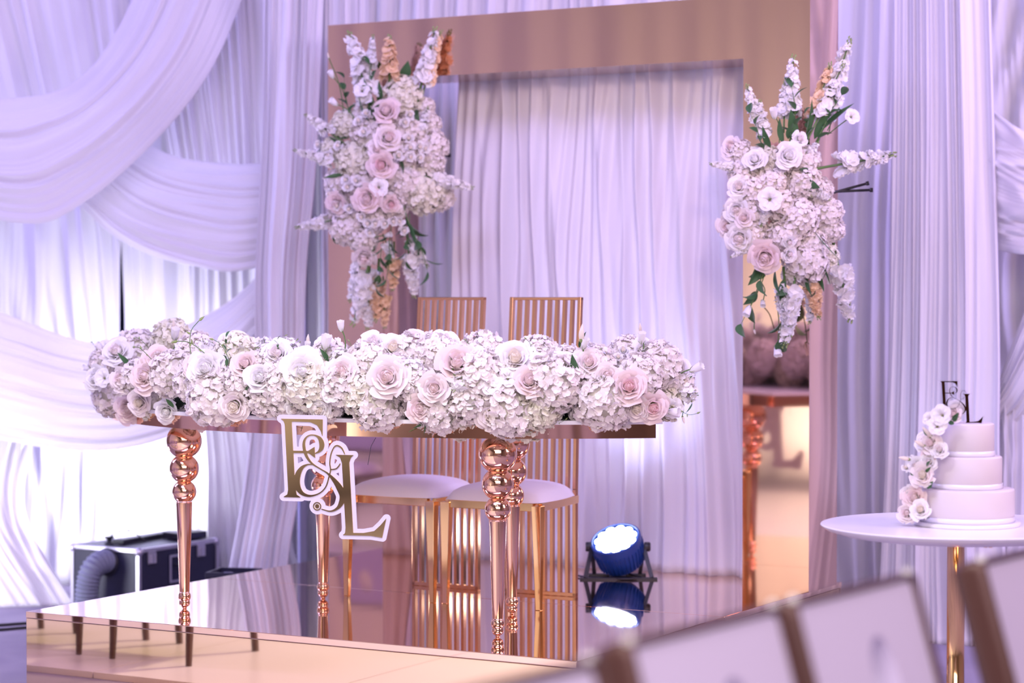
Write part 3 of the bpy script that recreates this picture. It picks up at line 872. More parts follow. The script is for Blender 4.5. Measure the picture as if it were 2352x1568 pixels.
def lis_bud(seed, mat):
    """half-open cup with sepals"""
    rs = np.random.RandomState(seed); g = G()
    for k in range(5):
        th = 2 * math.pi * k / 5

        def f(a, h):
            ang = th + a * (.75) + .5 * h; r = .40 * math.sin(math.pi * min(.15 + .52 * h, .62)) + .10 * h ** 4
            return (r * math.cos(ang), r * math.sin(ang), -.6 + 1.35 * h - .10 * a * a * h + .03 * math.sin(7 * a) * h)
        g.grid(petal(6, 6, f), 0)
    for k in range(5):
        t = 2 * math.pi * k / 5 + .3
        g.tube([(.10 * math.cos(t), .10 * math.sin(t), -.62), (.36 * math.cos(t), .36 * math.sin(t), -.35), (.46 * math.cos(t), .46 * math.sin(t), .0)], [.04, .03, .004], 4, 1)
    g.lathe([(.03, -.72), (.12, -.66), (.22, -.52), (.20, -.45)], 8, 1)
    return mesh('lisianthus_bud', g.V, g.F, [mat, M['bud_green']], g.mi)


def closed_bud():
    g = G(); P = np.zeros((12, 13, 3))
    for i, z in enumerate(np.linspace(0, 1, 12)):
        r = .17 * math.sin(math.pi * min(z * .93 + .05, 1)) ** .8 * (1 - .35 * z)
        for j in range(13):
            t = 2 * math.pi * j / 12; rr = r * (1 + .14 * math.cos(3 * t + 4 * z)); P[i, j] = (rr * math.cos(t), rr * math.sin(t), z)
    g.grid(P, 0)
    g.lathe([(.02, -.05), (.09, 0), (.13, .12), (.1, .2)], 8, 1)
    return mesh('flower_bud', g.V, g.F, [M['petal_cream'], M['bud_green']], g.mi)


def stock(seed, mat, bare=.35, dens=1.0):
    """flowering spike of unit length along z; returns (blossom mesh, stem mesh)"""
    rs = np.random.RandomState(seed); g = G(); t = bare
    while t < .97:
        k = (t - bare) / (1 - bare); sz = .088 * (1 - .62 * k)
        for q in range(3 if k < .8 else 2):
            a = rs.rand() * 6.28; d = Vector((math.cos(a), math.sin(a), .35 + .4 * k))
            c = Vector((0, 0, t)) + Vector((math.cos(a), math.sin(a), 0)) * (sz * .85) + Vector(rs.randn(3)) * .006
            floret(g, c, d, sz * (1 + rs.randn() * .1), rs, 0, 5, .25)
            if q == 0: floret(g, c + d * sz * .12, d, sz * .6, rs, 0, 4, .6)
        t += sz * .55 / dens
    for k in range(8):
        a = k * 2.4; z = .93 + .012 * k
        g.lathe([(.001, 0), (.013, .012), (.001, .034)], 6, 1, False) if False else None
        c = Vector((.02 * math.cos(a), .02 * math.sin(a), z))
        g.tube([c, c + Vector((.006 * math.cos(a), .006 * math.sin(a), .018)), c + Vector((.004, 0, .034))], [.006, .012, .002], 5, 1)
    gs = G().tube([(0, 0, -.05), (.006, .004, .3), (-.004, .003, .65), (0, 0, .99)], [.016, .014, .011, .006], 6)
    return mesh('stock_spike', g.V, g.F, [mat, M['bud_green']], g.mi), mesh('stem', gs.V, gs.F, M['stem'])


def leaf_geo(g, base, d, L, wd, up, mi=0, bend=.25):
    d = Vector(d).normalized(); s_ = d.cross(Vector(up)).normalized(); n_ = s_.cross(d)

    def f(a, t):
        w_ = wd * math.sin(math.pi * t ** .8) * a
        return tuple(Vector(base) + d * (L * t) + s_ * w_ + n_ * (abs(a) * wd * .35 * math.sin(math.pi * t) - bend * L * t * t))
    g.grid(petal(5, 8, f), mi)


def leaf_spray(seed, n=6, wide=.1):
    rs = np.random.RandomState(seed); g = G()
    P = resample([(0, 0, -.1), (.03, .02, .3), (-.02, .05, .65), (.03, .1, 1)], 12)
    g.tube(P, [.012] * 8 + [.010, .009, .007, .005], 5, 1)
    for k in range(n):
        t = .25 + .75 * k / (n - 1); p = P[min(int(t * 11), 11)]; a = k * 2.4 + rs.rand()
        leaf_geo(g, p, (math.cos(a), math.sin(a), .9), .34 + .1 * rs.rand(), wide * (.8 + .4 * rs.rand()), (0, 0, 1), 0)
    return mesh('leaf_spray', g.V, g.F, [M['leaf'], M['stem']], g.mi)


def single_leaf(seed):
    g = G(); leaf_geo(g, (0, 0, 0), (0, .1, 1), 1, .19, (0, 1, .1), 0, .18)
    return mesh('leaf', g.V, g.F, [M['leaf']], g.mi)


def tendril(seed):
    """thin arching stem with small pointed buds"""
    rs = np.random.RandomState(seed); g = G()
    P = resample([(0, 0, 0), (.05, .0, .4), (.22, .02, .75), (.45, .02, .88)], 14); g.tube(P, .009, 5, 1)
    for t, s_ in ((13, 1), (9, .7), (6, .6)):
        p = Vector(P[t]); d = Vector((.8 if t == 13 else (-.6 if t == 9 else .7), .1, .2 if t == 13 else .8)).normalized(); L = .14 * s_
        g.tube([p, p + d * L * .3, p + d * L * .6, p + d * L * 1.1], [.008, .032 * s_, .026 * s_, .003], 6, 0)
    return mesh('bud_tendril', g.V, g.F, [M['bud_green'], M['stem']], g.mi)


def daisy_cluster(seed, mat):
    """small loose cluster of five-petal stock florets, unit radius"""
    rs = np.random.RandomState(seed); g = G()
    for d in fib(26, -.2):
        d = (d + Vector(rs.randn(3)) * .2).normalized()
        floret(g, d * (.62 + rs.rand() * .25), (d + Vector(rs.randn(3)) * .3), .28, rs, 0, 5, .15)
    for k in range(9):
        d = Vector(rs.randn(3)).normalized(); d.z = abs(d.z); g.tube([(0, 0, 0), d * .8, d * 1.0], [.02, .03, .05], 5, 1)
    return mesh('stock_cluster', g.V, g.F, [mat, M['bud_green']], g.mi)


HY = [hydrangea(200 + k, M['hydrangea']) for k in range(4)] + [hydrangea(210, M['hydrangea_cream'])]
RO = {'blush': [rose(300, M['petal_blush'], M['petal_pale']), rose(301, M['petal_blush'], M['petal_blush'])],
      'pink': [rose(302, M['petal_pink'], M['petal_blush'])],
      'peach': [rose(303, M['petal_cream'], M['petal_pale'])],
      'cream': [rose(304, M['petal_cream'], M['petal_white']), rose(305, M['petal_pale'], M['petal_white'])],
      'white': [rose(306, M['petal_pale'], M['petal_white']), rose(307, M['petal_white'], M['petal_white'])],
      'spray': [rose(308, M['petal_cream'], M['petal_white'], 16, .35)]}
LI = [lisianthus(310, M['petal_white']), lisianthus(311, M['petal_white'])]
LB = lis_bud(312, M['petal_white']); CB = closed_bud()
STW = [stock(320 + k, M['petal_white']) for k in range(3)]; STP = [stock(330, M['petal_peach']), stock(331, M['petal_peach'])]
SPR = [leaf_spray(340), leaf_spray(341, 5, .13)]; LF = single_leaf(1); TD = tendril(1)
CLU = [daisy_cluster(350, M['petal_white']), daisy_cluster(351, M['petal_white'])]
frs = np.random.RandomState(99)


def rot_to(n, spin=None):
    q = Vector(n).normalized().to_track_quat('Z', 'Y')
    return (q.to_matrix() @ Matrix.Rotation(frs.rand() * 6.28 if spin is None else spin, 3, 'Z')).to_euler()


def flower(kind, par, p, n, r, sub=None):
    loc = Vector(p) - par.location
    if kind == 'hy':
        return put('hydrangea', HY[frs.randint(len(HY)) if sub is None else sub], par, loc, rot_to(n), r)
    if kind in RO:
        o = put('spray_rose' if kind == 'spray' else 'rose', RO[kind][frs.randint(len(RO[kind]))], par, loc, rot_to(n), r * 1.05)
        if kind == 'pink': o['label'] = 'pink-centred rose'
        if kind == 'peach': o['label'] = 'peach-centred rose'
        return o
    if kind == 'li': return put('lisianthus', LI[frs.randint(2)], par, loc, rot_to(n), r)
    if kind == 'lb': return put('lisianthus_bud', LB, par, loc, rot_to(n), r)
    if kind == 'cb': return put('flower_bud', CB, par, loc, rot_to(n), r)
    if kind == 'cl': return put('stock_cluster', CLU[frs.randint(2)], par, loc, rot_to(n), r)


def spike(par, p0, p1, kind='w', sc_w=1.0):
    p0, p1 = Vector(p0), Vector(p1); L = (p1 - p0).length
    a, b = (STW[frs.randint(3)] if kind == 'w' else STP[frs.randint(2)])
    e = rot_to(p1 - p0)
    o = put('stock_spike', a, par, p0 - par.location, e, (L * sc_w, L * sc_w, L))
    if kind != 'w': o['label'] = 'peach stock spike'
    put('stem', b, o)
    return o


def along(name, me, par, p0, p1, wd=1.0, spin=None):
    p0, p1 = Vector(p0), Vector(p1); L = (p1 - p0).length
    return put(name, me, par, p0 - par.location, rot_to(p1 - p0, spin), (L * wd, L * wd, L))


def stem_line(par, p0, p1, r=.0022, sag=.01):
    p0, p1 = Vector(p0) - par.location, Vector(p1) - par.location; m = (p0 + p1) / 2 + Vector((sag, 0, sag))
    g = G().tube(resample([p0, m, p1], 8), r, 5); return g.obj('stem', M['stem'], par)


# ------------------------------------------------------------------ floral runner on the sweetheart table
GR, GRR, GZ, GZZ = 1.63, .235, SZ + TZ + .10, .140
fr = empty('floral_runner', S(-1.17, 1.885 - GR, SZ + TZ), 0, 'long low runner of white hydrangeas and blush roses along the sweetheart table', 'flowers')


def gar_f(p, k):
    lx, ly = p.x - TC.x, p.y - TC.y; uu, vv = lx * CU - ly * SU, lx * SU + ly * CU
    rad = math.hypot(uu, vv); an = math.atan2(uu, -vv); ex = max(0, abs(an) - R(41)) * GR
    a, b = (rad - GR) / (GRR * k), (p.z - GZ) / (GZZ * k)
    return a * a + b * b + (ex / (.12 * k)) ** 2, rad, an, (uu, vv)


def gar_pt(px, py, shrink=1.):
    best = None
    for d in np.linspace(7.3, 9.6, 231):
        p = W(px, py, d); f, rad, an, q = gar_f(p, shrink)
        if f <= 1: best = (0, d); break
        if best is None or f < best[0]: best = (f, d)
    p = W(px, py, best[1]); f, rad, an, (uu, vv) = gar_f(p, shrink)
    nu_, nv_ = (uu / rad) * (rad - GR) / GRR ** 2, (vv / rad) * (rad - GR) / GRR ** 2
    n = Vector((nu_ * CU + nv_ * SU, -nu_ * SU + nv_ * CU, (p.z - GZ) / GZZ ** 2))
    n = n.normalized() if n.length > 1e-6 else Vector((0, -1, 0))
    return p, (n + Vector((0, -.55, .1))).normalized()


RUN = {
    'hy': [(265, 905, 56), (250, 838, 50), (318, 808, 58), (392, 782, 52), (452, 815, 55), (400, 858, 60), (322, 870, 50), (352, 925, 46), (445, 880, 48), (500, 905, 80), (455, 948, 42), (560, 880, 52),
           (545, 822, 62), (625, 838, 50), (608, 912, 48), (655, 880, 60), (715, 878, 74), (660, 925, 46), (745, 928, 52), (790, 880, 60), (760, 830, 55), (838, 905, 56), (850, 838, 60), (870, 925, 68),
           (905, 870, 60), (940, 820, 58), (1005, 825, 62), (960, 885, 50), (1005, 935, 66), (1060, 958, 56), (1105, 868, 72), (1110, 815, 58), (1080, 920, 60), (1165, 935, 76), (1210, 955, 60), (1270, 882, 76),
           (1235, 820, 56), (1180, 860, 50), (1240, 930, 62), (1385, 915, 74), (1365, 845, 56), (1425, 950, 44), (1470, 868, 60), (1510, 845, 64), (1550, 880, 48), (1530, 925, 44), (1300, 835, 46), (1345, 945, 40), (1440, 812, 46)],
    'blush': [(366, 832, 30), (344, 866, 32), (288, 872, 26), (303, 934, 30), (568, 842, 28), (893, 868, 40), (790, 858, 32), (1052, 842, 40), (998, 890, 30), (968, 935, 28), (1216, 880, 30), (1350, 838, 30), (1395, 865, 26), (955, 800, 34), (452, 846, 24)],
    'pink': [(1444, 890, 34), (1497, 932, 30)],
    'peach': [(326, 922, 24), (543, 928, 30), (692, 895, 26), (1130, 948, 32), (1462, 934, 26), (1145, 985, 26), (1573, 880, 16)],
    'cream': [(1183, 832, 38), (1160, 978, 28), (680, 934, 20), (738, 938, 20), (640, 820, 30), (1440, 842, 13), (1290, 840, 26), (905, 808, 30), (1560, 855, 24)],
    'spray': [(1432, 808, 13), (1456, 800, 13), (1452, 820, 12), (1444, 845, 12), (1420, 822, 10)],
    'white': [(700, 860, 44), (480, 850, 36), (540, 800, 30), (860, 800, 30), (1020, 800, 32), (230, 870, 26), (275, 815, 30), (600, 870, 30), (1480, 810, 26), (385, 940, 24)],
    'li': [(1318, 842, 34), (1128, 884, 26), (1166, 868, 24), (1352, 905, 24), (745, 790, 24), (500, 832, 26), (238, 868, 24), (425, 800, 26), (398, 762, 26), (240, 800, 22), (1545, 935, 26), (760, 905, 22)],
    'cl': [(1060, 880, 30), (945, 845, 28), (665, 800, 30), (850, 960, 26), (1246, 800, 18), (610, 800, 26), (470, 800, 24), (780, 820, 24), (1215, 820, 24), (1580, 900, 26), (880, 945, 24), (1390, 880, 20), (240, 920, 22)],
}
for kind, L in RUN.items():
    for (px, py, r) in L:
        k = .80 if kind == 'hy' else (1.0 if kind not in ('li', 'cl') else 1.05)
        p, n = gar_pt(px, py, k); s_ = 5200 / p.y
        if kind != 'hy': n = (n + Vector((0, -.8, .1)) + Vector(frs.randn(3)) * .12).normalized()
        if kind in RO: p = p + n * (r / s_) * .75
        flower(kind, fr, p, n, r / s_ * (1.14 if kind in RO else 1))
# rear side of the runner (seen in the mirrors and from the side)
for k in range(20):
    a = R(-40 + 80 * k / 19); rr = GR + (.16 if k % 2 else .10) * -1
    p = S(-1.17 + rr * math.sin(a), 1.885 - rr * math.cos(a), GZ + (.03 if k % 2 else -.02))
    flower('hy', fr, p, (frs.randn() * .3, .8, .5), .092)
# foam trays under the flowers, dark gaps
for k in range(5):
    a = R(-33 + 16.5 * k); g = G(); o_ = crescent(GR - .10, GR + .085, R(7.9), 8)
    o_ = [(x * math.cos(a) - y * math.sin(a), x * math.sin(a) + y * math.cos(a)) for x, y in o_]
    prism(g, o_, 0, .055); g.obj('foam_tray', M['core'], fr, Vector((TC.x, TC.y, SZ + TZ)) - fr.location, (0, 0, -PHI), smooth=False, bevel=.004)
# stems and single blooms reaching out of the runner
for (bx, by, tx, ty, r) in ((790, 830, 783, 750, 19), (735, 850, 748, 788, 27), (700, 850, 706, 796, 16), (1470, 830, 1474, 777, 21), (1320, 850, 1342, 790, 20), (1540, 870, 1598, 846, 24),
                            (225, 850, 200, 846, 15), (250, 830, 228, 798, 17), (395, 810, 402, 768, 22), (1500, 935, 1545, 945, 22), (880, 800, 858, 798, 22)):
    p, n = gar_pt(bx, by, .9); q = W(tx, ty, p.y - .02); s_ = 5200 / q.y
    stem_line(fr, p, q); flower('lb', fr, q, (q - p).normalized() + Vector((0, -.25, .15)), r / s_)
for (bx, by, tx, ty) in ((705, 830, 708, 768), (1330, 845, 1338, 745), (1470, 800, 1470, 742), (400, 790, 398, 735), (225, 880, 190, 878), (1560, 930, 1572, 972), (985, 985, 962, 1000), (1100, 960, 1085, 985), (1145, 970, 1140, 982)):
    p, n = gar_pt(bx, by, .95); q = W(tx, ty, p.y - .04); d = (q - p); m = p + d * .6
    stem_line(fr, p, m, .0016); put('flower_bud', CB, fr, m - fr.location, rot_to(d), (d.length * .42,) * 3)
for (bx, by, tx, ty) in ((530, 850, 522, 772), (500, 850, 440, 752), (370, 850, 310, 775), (815, 840, 812, 785), (1000, 960, 935, 990), (1090, 930, 1000, 950), (1540, 920, 1580, 975), (240, 830, 215, 785), (640, 810, 634, 770), (350, 810, 312, 758), (560, 810, 520, 768), (1210, 830, 1236, 782), (1100, 830, 1075, 782), (1500, 830, 1530, 785), (1390, 830, 1380, 785), (690, 960, 660, 985), (1250, 960, 1290, 985), (900, 800, 908, 778), (450, 850, 405, 745)):
    p, n = gar_pt(bx, by, .95); q = W(tx, ty, p.y - .03); along('bud_tendril', TD, fr, p, q)
for (bx, by, tx, ty, wd) in ((1050, 860, 1035, 815, 1), (1330, 880, 1312, 812, .8), (590, 905, 625, 893, 1), (755, 830, 735, 800, .8), (560, 900, 585, 870, .8), (1110, 925, 1070, 935, .8), (1330, 800, 1345, 760, .7),
                         (990, 955, 950, 985, .7), (975, 950, 975, 1000, .5), (1560, 890, 1590, 862, .6), (840, 930, 870, 915, .6), (300, 840, 270, 810, .7), (1590, 925, 1575, 950, .6), (400, 935, 380, 915, .8)):
    p, n = gar_pt(bx, by, 1.0); q = W(tx, ty, p.y - .03); along('leaf', LF, fr, p, q, wd)
for (bx, by, tx, ty) in ((520, 850, 522, 775), (1100, 800, 1095, 770), (640, 830, 637, 780)):
    p, n = gar_pt(bx, by, .95); q = W(tx, ty, p.y - .02); along('leaf_spray', SPR[0], fr, p, q, .5)

# ------------------------------------------------------------------ arrangements on the arch posts


def arrangement(label, cx, cy, d0, hw_, hh_, bulge, hyd, ros, stk, lis, leaves, tend, name='floral_spray'):
    o = empty(name, W(cx, cy, d0), 0, label, 'flowers')

    def at(px, py, lift=1.):
        q = ((px - cx) / hw_) ** 2 + ((py - cy) / hh_) ** 2; dd = d0 - bulge * math.sqrt(max(0, 1 - q)) * lift
        p = W(px, py, dd); n = Vector(((px - cx) / hw_ * .8, -1, -(py - cy) / hh_ * .8)).normalized(); return p, n
    for (px, py, r) in hyd:
        p, n = at(px, py, .8); flower('hy', o, p, n, r * p.y / 5200)
    for kind, px, py, r in ros:
        p, n = at(px, py, 1.15); p = p + n * (r * p.y / 5200) * (.5 if kind != 'spray' else 1.2)
        flower(kind, o, p, n + Vector(frs.randn(3)) * .15, r * p.y / 5200)
    for kind, bx, by, tx, ty, wd in stk:
        p, n = at(bx, by, .9); q, _ = at(tx, ty, .9); q.y = min(q.y, p.y) - .02; spike(o, p, q, kind, wd)
    for kind, bx, by, tx, ty, r in lis:
        p, n = at(bx, by, 1.0); q = W(tx, ty, p.y - .05); stem_line(o, p, q, .0022); flower(kind, o, q, (q - p).normalized() * (.6 if kind == 'li' else 1) + Vector((0, -.9 if kind == 'li' else -.2, 0)), r * q.y / 5200)
    for bx, by, tx, ty, wd in leaves:
        p, n = at(bx, by, 1.0); q = W(tx, ty, p.y - .04); along('leaf', LF, o, p, q, wd)
    for bx, by, tx, ty in tend:
        p, n = at(bx, by, 1.0); q = W(tx, ty, p.y - .03); along('leaf_spray', SPR[frs.randint(2)], o, p, q, .7)
    return o


def c2(x, y): return 650 + x / 2.177, 50 + y / 2.177     # notes taken on an enlarged detail of the photograph


def c3(x, y): return 1580 + x / 1.96, 50 + y / 1.96


LA = arrangement('left flower spray on the arch post, hydrangeas and blush roses with trailing stock', 880, 400, 9.88, 160, 290, .24,
    [(925, 222, 50), (795, 285, 36), (838, 305, 38), (812, 368, 46), (992, 335, 40), (985, 285, 30), (976, 248, 26), (990, 375, 34), (972, 440, 54), (930, 418, 46), (1012, 452, 36), (798, 520, 46), (834, 548, 38), (775, 420, 34),
     (880, 300, 40), (870, 350, 44), (900, 470, 40), (850, 450, 44), (940, 300, 40), (930, 350, 42), (780, 470, 34), (860, 500, 36), (840, 260, 34), (765, 340, 30), (825, 420, 38), (905, 400, 40)],
    [('blush', 886, 258, 31), ('blush', 893, 319, 30), ('pink', 876, 381, 31), ('blush', 845, 455, 32), ('pink', 898, 468, 20), ('blush', 776, 466, 24), ('blush', 838, 588, 27), ('blush', 868, 345, 22)] +
    [('spray',) + c2(*q) + (13,) for q in ((630, 478), (605, 515), (620, 590), (630, 635), (675, 630), (575, 675), (630, 680), (675, 685), (700, 640), (420, 470), (410, 560), (385, 505), (290, 625), (245, 670), (375, 795), (335, 825), (325, 790),
     (250, 855), (285, 915), (340, 930), (400, 970), (430, 1000), (465, 1000), (510, 1000), (550, 990), (600, 1035), (580, 990), (195, 620), (440, 1045))],
    [('w', 868, 300, 812, 92, 1.0), ('w', 850, 190, 862, 92, 1.0), ('p', 893, 230, 900, 96, 1.3), ('w', 955, 250, 1002, 78, 1.0), ('p', 965, 240, 1014, 84, .9), ('w', 790, 330, 712, 272, 1.3), ('w', 800, 380, 688, 352, 1.0), ('w', 790, 500, 690, 525, 1.2),
     ('w', 960, 400, 1086, 436, 1.1), ('w', 960, 330, 985, 250, 1.3), ('w', 860, 560, 818, 742, 1.1), ('w', 850, 600, 850, 752, 1.2), ('p', 905, 560, 905, 665, 1.4), ('p', 870, 600, 868, 735, 1.2), ('p', 880, 640, 888, 750, 1.2), ('w', 920, 520, 985, 612, 1.1),
     ('w', 935, 540, 955, 680, 1.2), ('w', 840, 570, 810, 690, 1.2), ('w', 900, 400, 948, 385, 1.4), ('w', 880, 540, 905, 600, 1.6)],
    [('li', 850, 270, 831, 208, 20), ('lb', 820, 280, 768, 236, 17), ('lb', 800, 250, 762, 172, 15), ('cb', 790, 260, 756, 135, 16), ('li', 860, 440, 870, 430, 24), ('lb', 820, 560, 890, 540, 14)],
    [(850, 280, 820, 222, 1), (865, 270, 845, 240, 1.2), (848, 260, 838, 180, .6), (925, 180, 938, 142, 1.6), (868, 240, 872, 185, .9), (985, 395, 1022, 412, .6), (945, 285, 962, 262, 1.5), (915, 370, 930, 400, 1.5), (950, 270, 960, 250, 1.3),
     (790, 400, 742, 408, .5), (780, 560, 762, 545, .9), (790, 330, 755, 315, .7), (920, 500, 945, 560, .6), (930, 500, 960, 570, .5), (900, 540, 905, 590, .6), (760, 300, 800, 320, 1), (880, 240, 868, 210, 1), (812, 130, 826, 160, .9)],
    [(930, 480, 985, 620), (900, 520, 890, 640), (860, 280, 840, 150), (940, 500, 930, 600), (880, 560, 868, 660), (800, 270, 790, 180)])
RA = arrangement('right flower spray on the arch post, hydrangeas with tall upright stock spikes', 1800, 460, 8.98, 150, 250, .24,
    [(1733, 438, 46), (1832, 504, 52), (1897, 490, 42), (1852, 600, 56), (1702, 530, 42), (1752, 367, 40), (1808, 368, 34), (1690, 485, 32), (1733, 530, 38), (1905, 524, 36), (1865, 560, 40), (1790, 470, 40), (1770, 420, 44), (1710, 400, 40), (1845, 420, 44),
     (1880, 440, 36), (1800, 540, 44), (1760, 580, 34), (1895, 590, 34), (1700, 350, 32), (1725, 480, 40), (1850, 370, 38), (1820, 630, 28)],
    [('blush', 1684, 341, 26), ('blush', 1758, 586, 36), ('white', 1810, 362, 30), ('white', 1735, 368, 26), ('cream', 1813, 582, 18), ('cream', 1812, 555, 15), ('white', 1697, 482, 28), ('blush', 1678, 520, 28), ('white', 1703, 545, 32), ('pink', 1756, 582, 14),
     ('cream', 1836, 322, 18), ('white', 1700, 430, 24), ('blush', 1712, 500, 22)],
    [('w', 1760, 340, 1704, 208, 1.0), ('w', 1815, 330, 1808, 144, 1.0), ('w', 1800, 300, 1790, 200, 1.3), ('p', 1855, 320, 1892, 158, .9), ('w', 1880, 320, 1938, 104, .9), ('w', 1850, 330, 1920, 160, .9), ('w', 1860, 390, 2032, 362, 1.1), ('w', 1840, 370, 1875, 330, 1.8), ('w', 1720, 390, 1622, 383, 1.1),
     ('w', 1740, 560, 1668, 592, 1.1), ('w', 1800, 620, 1800, 770, 1.3), ('w', 1830, 600, 1790, 790, 1.1), ('p', 1860, 620, 1868, 730, 1.4), ('w', 1870, 640, 1850, 740, 1.3), ('w', 1915, 560, 1942, 735, 1.3), ('w', 1920, 600, 1945, 700, 1.5), ('w', 1760, 350, 1735, 240, 1.2),
     ('w', 1830, 410, 1900, 460, 1.3), ('w', 1850, 350, 1860, 450, 1.3), ('w', 1740, 400, 1800, 400, 1.5), ('w', 1780, 440, 1745, 520, 1.4), ('w', 1905, 300, 1905, 240, 1.4)],
    [('li', 1900, 310, 1956, 268, 20), ('li', 1770, 460, 1768, 458, 30), ('lb', 1780, 680, 1786, 802, 22), ('lb', 1760, 620, 1718, 712, 20), ('lb', 1790, 330, 1778, 262, 20), ('cb', 1900, 300, 1940, 212, 18), ('cb', 1720, 700, 1732, 755, 16), ('lb', 1750, 650, 1752, 695, 14)],
    [(1800, 330, 1788, 270, .8), (1830, 330, 1815, 250, .8), (1850, 320, 1868, 230, .6), (1870, 320, 1905, 250, .7), (1885, 300, 1960, 235, .5), (1810, 320, 1820, 280, 1), (1745, 610, 1722, 655, 1.3), (1740, 670, 1710, 700, 1.2), (1880, 600, 1910, 655, .6), (1870, 620, 1895, 670, .7),
     (1800, 640, 1795, 700, .8), (1850, 620, 1862, 680, .7), (1780, 620, 1790, 680, .9), (1860, 400, 1835, 385, 1.2), (1840, 420, 1885, 430, 1.2), (1755, 350, 1740, 310, .8), (1870, 530, 1930, 600, .25), (1770, 340, 1750, 290, .7)],
    [(1830, 330, 1825, 200), (1870, 330, 1925, 215), (1770, 600, 1700, 740), (1800, 640, 1800, 780), (1860, 330, 1850, 260), (1760, 350, 1720, 260), (1880, 310, 1900, 220)])
for par, pts in ((RA, ((1915, 440, 2005, 436), (1915, 442, 1996, 420))), (LA, ((1008, 357, 1034, 357),)), ):
    for x0, y0, x1, y1 in pts:
        d = 8.9 if par is RA else 9.95
        a, b = W(x0, y0, d) - par.location, W(x1, y1, d - .02) - par.location
        g = G().tube([a, b], .0055, 8); g.tube([b - (b - a).normalized() * .012, b], .009, 8); g.obj('cable_tie', M['cable'], par)

# ------------------------------------------------------------------ flowers on the cake
CF = empty('cake_flowers', KC + Vector((-.16, -.03, .014)), 0, 'cascade of blush and white roses down the left side of the wedding cake', 'flowers')
for kind, px, py, r, dz in (('blush', 2098, 1142, 27, -.02), ('cream', 2113, 1170, 23, -.06), ('blush', 2082, 1178, 22, -.02), ('white', 2085, 1130, 16, 0), ('pink', 2120, 1172, 0, 0),
                            ('peach', 2118, 1090, 27, -.05), ('white', 2103, 1068, 20, -.02), ('spray', 2080, 1072, 13, 0), ('spray', 2090, 1055, 12, 0), ('white', 2132, 1062, 20, -.04),
                            ('blush', 2136, 1017, 24, -.04), ('white', 2122, 1012, 22, -.01), ('cream', 2157, 1032, 19, -.06), ('blush', 2132, 1042, 18, -.03),
                            ('li', 2163, 953, 26, -.05), ('li', 2153, 978, 24, -.05), ('li', 2136, 962, 18, 0), ('cream', 2196, 938, 20, .03), ('blush', 2190, 950, 20, .0)):
    if r == 0: continue
    p = W(px, py, 7.03 + dz); flower(kind, CF, p, (-.5 + frs.randn() * .2, -1, .2 + frs.randn() * .15), r * p.y / 5200)
for bx, by, tx, ty, wd in ((2185, 965, 2205, 955, 1.3), (2190, 968, 2200, 948, 1.2), (2178, 966, 2192, 975, 1.4), (2130, 1000, 2118, 985, .8), (2128, 1070, 2136, 1058, 1), (2125, 1085, 2138, 1072, .9), (2135, 1120, 2142, 1105, 1.4), (2128, 1118, 2140, 1118, 1.3), (2120, 1195, 2135, 1188, 1.2), (2090, 1085, 2098, 1092, .9)):
    p = W(bx, by, 6.98); q = W(tx, ty, 6.96); along('leaf', LF, CF, p, q, wd)
for bx, by, tx, ty in ((2140, 1005, 2118, 980), (2090, 1055, 2064, 1050), (2125, 1025, 2100, 1012)):
    p = W(bx, by, 7.0); q = W(tx, ty, 6.98); put('flower_bud', CB, CF, p - CF.location, rot_to(q - p), (q - p).length)

# ------------------------------------------------------------------ flight case with hose, by the stage
FO = Vector((-1.726, 10.45, 0)); fz = math.atan2(.85, .527)       # local x runs along the long side, y along the short side to the left
fc = empty('flight_case', FO, fz, 'black flight case with aluminium edges and a grey hose, left of the stage', 'case')
FL, FW, FH = .577, .42, .302
G().box((FL / 2, FW / 2, FH / 2 + .004), (FL - .006, FW - .006, FH - .012)).obj('body', M['case'], fc, smooth=False)
e = .020


def angle(a, b, name='edge_trim'):
    a, b = Vector(a), Vector(b); g = G(); d = (b - a).normalized()
    g.bar(a, b, e, e, up=Vector((0, 0, 1)) if abs(d.z) < .5 else Vector((0, 1, 0))); return g.obj(name, M['alu'], fc, smooth=False, bevel=.003)


for (x, y) in ((0, 0), (FL, 0), (0, FW), (FL, FW)): angle((x + (-e / 3 if x else e / 3), y + (-e / 3 if y else e / 3), .002), (x + (-e / 3 if x else e / 3), y + (-e / 3 if y else e / 3), FH))
for z_ in (FH - e / 2, .012):
    for y in (e / 3, FW - e / 3): angle((e, y, z_), (FL - e, y, z_))
    for x in (e / 3, FL - e / 3): angle((x, e, z_), (x, FW - e, z_))
for (x, y) in ((0, 0), (FL, 0), (0, FW)):
    G().lathe([(.004, -.022), (.017, -.016), (.024, 0), (.017, .014), (.004, .018)], 16).obj('corner_cap', M['alu'], fc, (x + (-.01 if x else .01), y + (-.01 if y else .01), FH - .014))
for lx in (.085, .44):
    g = G().box((lx, -.005, FH - .045), (.055, .008, .06)).box((lx, -.012, FH - .05), (.03, .01, .035)).tube([(lx - .014, -.018, FH - .03), (lx - .014, -.018, FH - .07), (lx + .014, -.018, FH - .07), (lx + .014, -.018, FH - .03)], .003, 6)
    g.obj('latch', M['alu'], fc, smooth=False, bevel=.001)
hd = empty_h = None
g = G()
for a, b, c_, d_ in ((.27, .128, .115, .012), (.27, .248, .115, .012)): g.box((a, -.005, b), (c_, .008, d_))
for x in (.218, .322): g.box((x, -.005, .188), (.012, .008, .12))
hp = g.obj('handle_plate', M['alu'], fc, smooth=False, bevel=.003)
G().tube([(.24, -.008, .215), (.24, -.022, .205), (.30, -.022, .205), (.30, -.008, .215)], .006, 8).obj('grip', M['black'], hp)
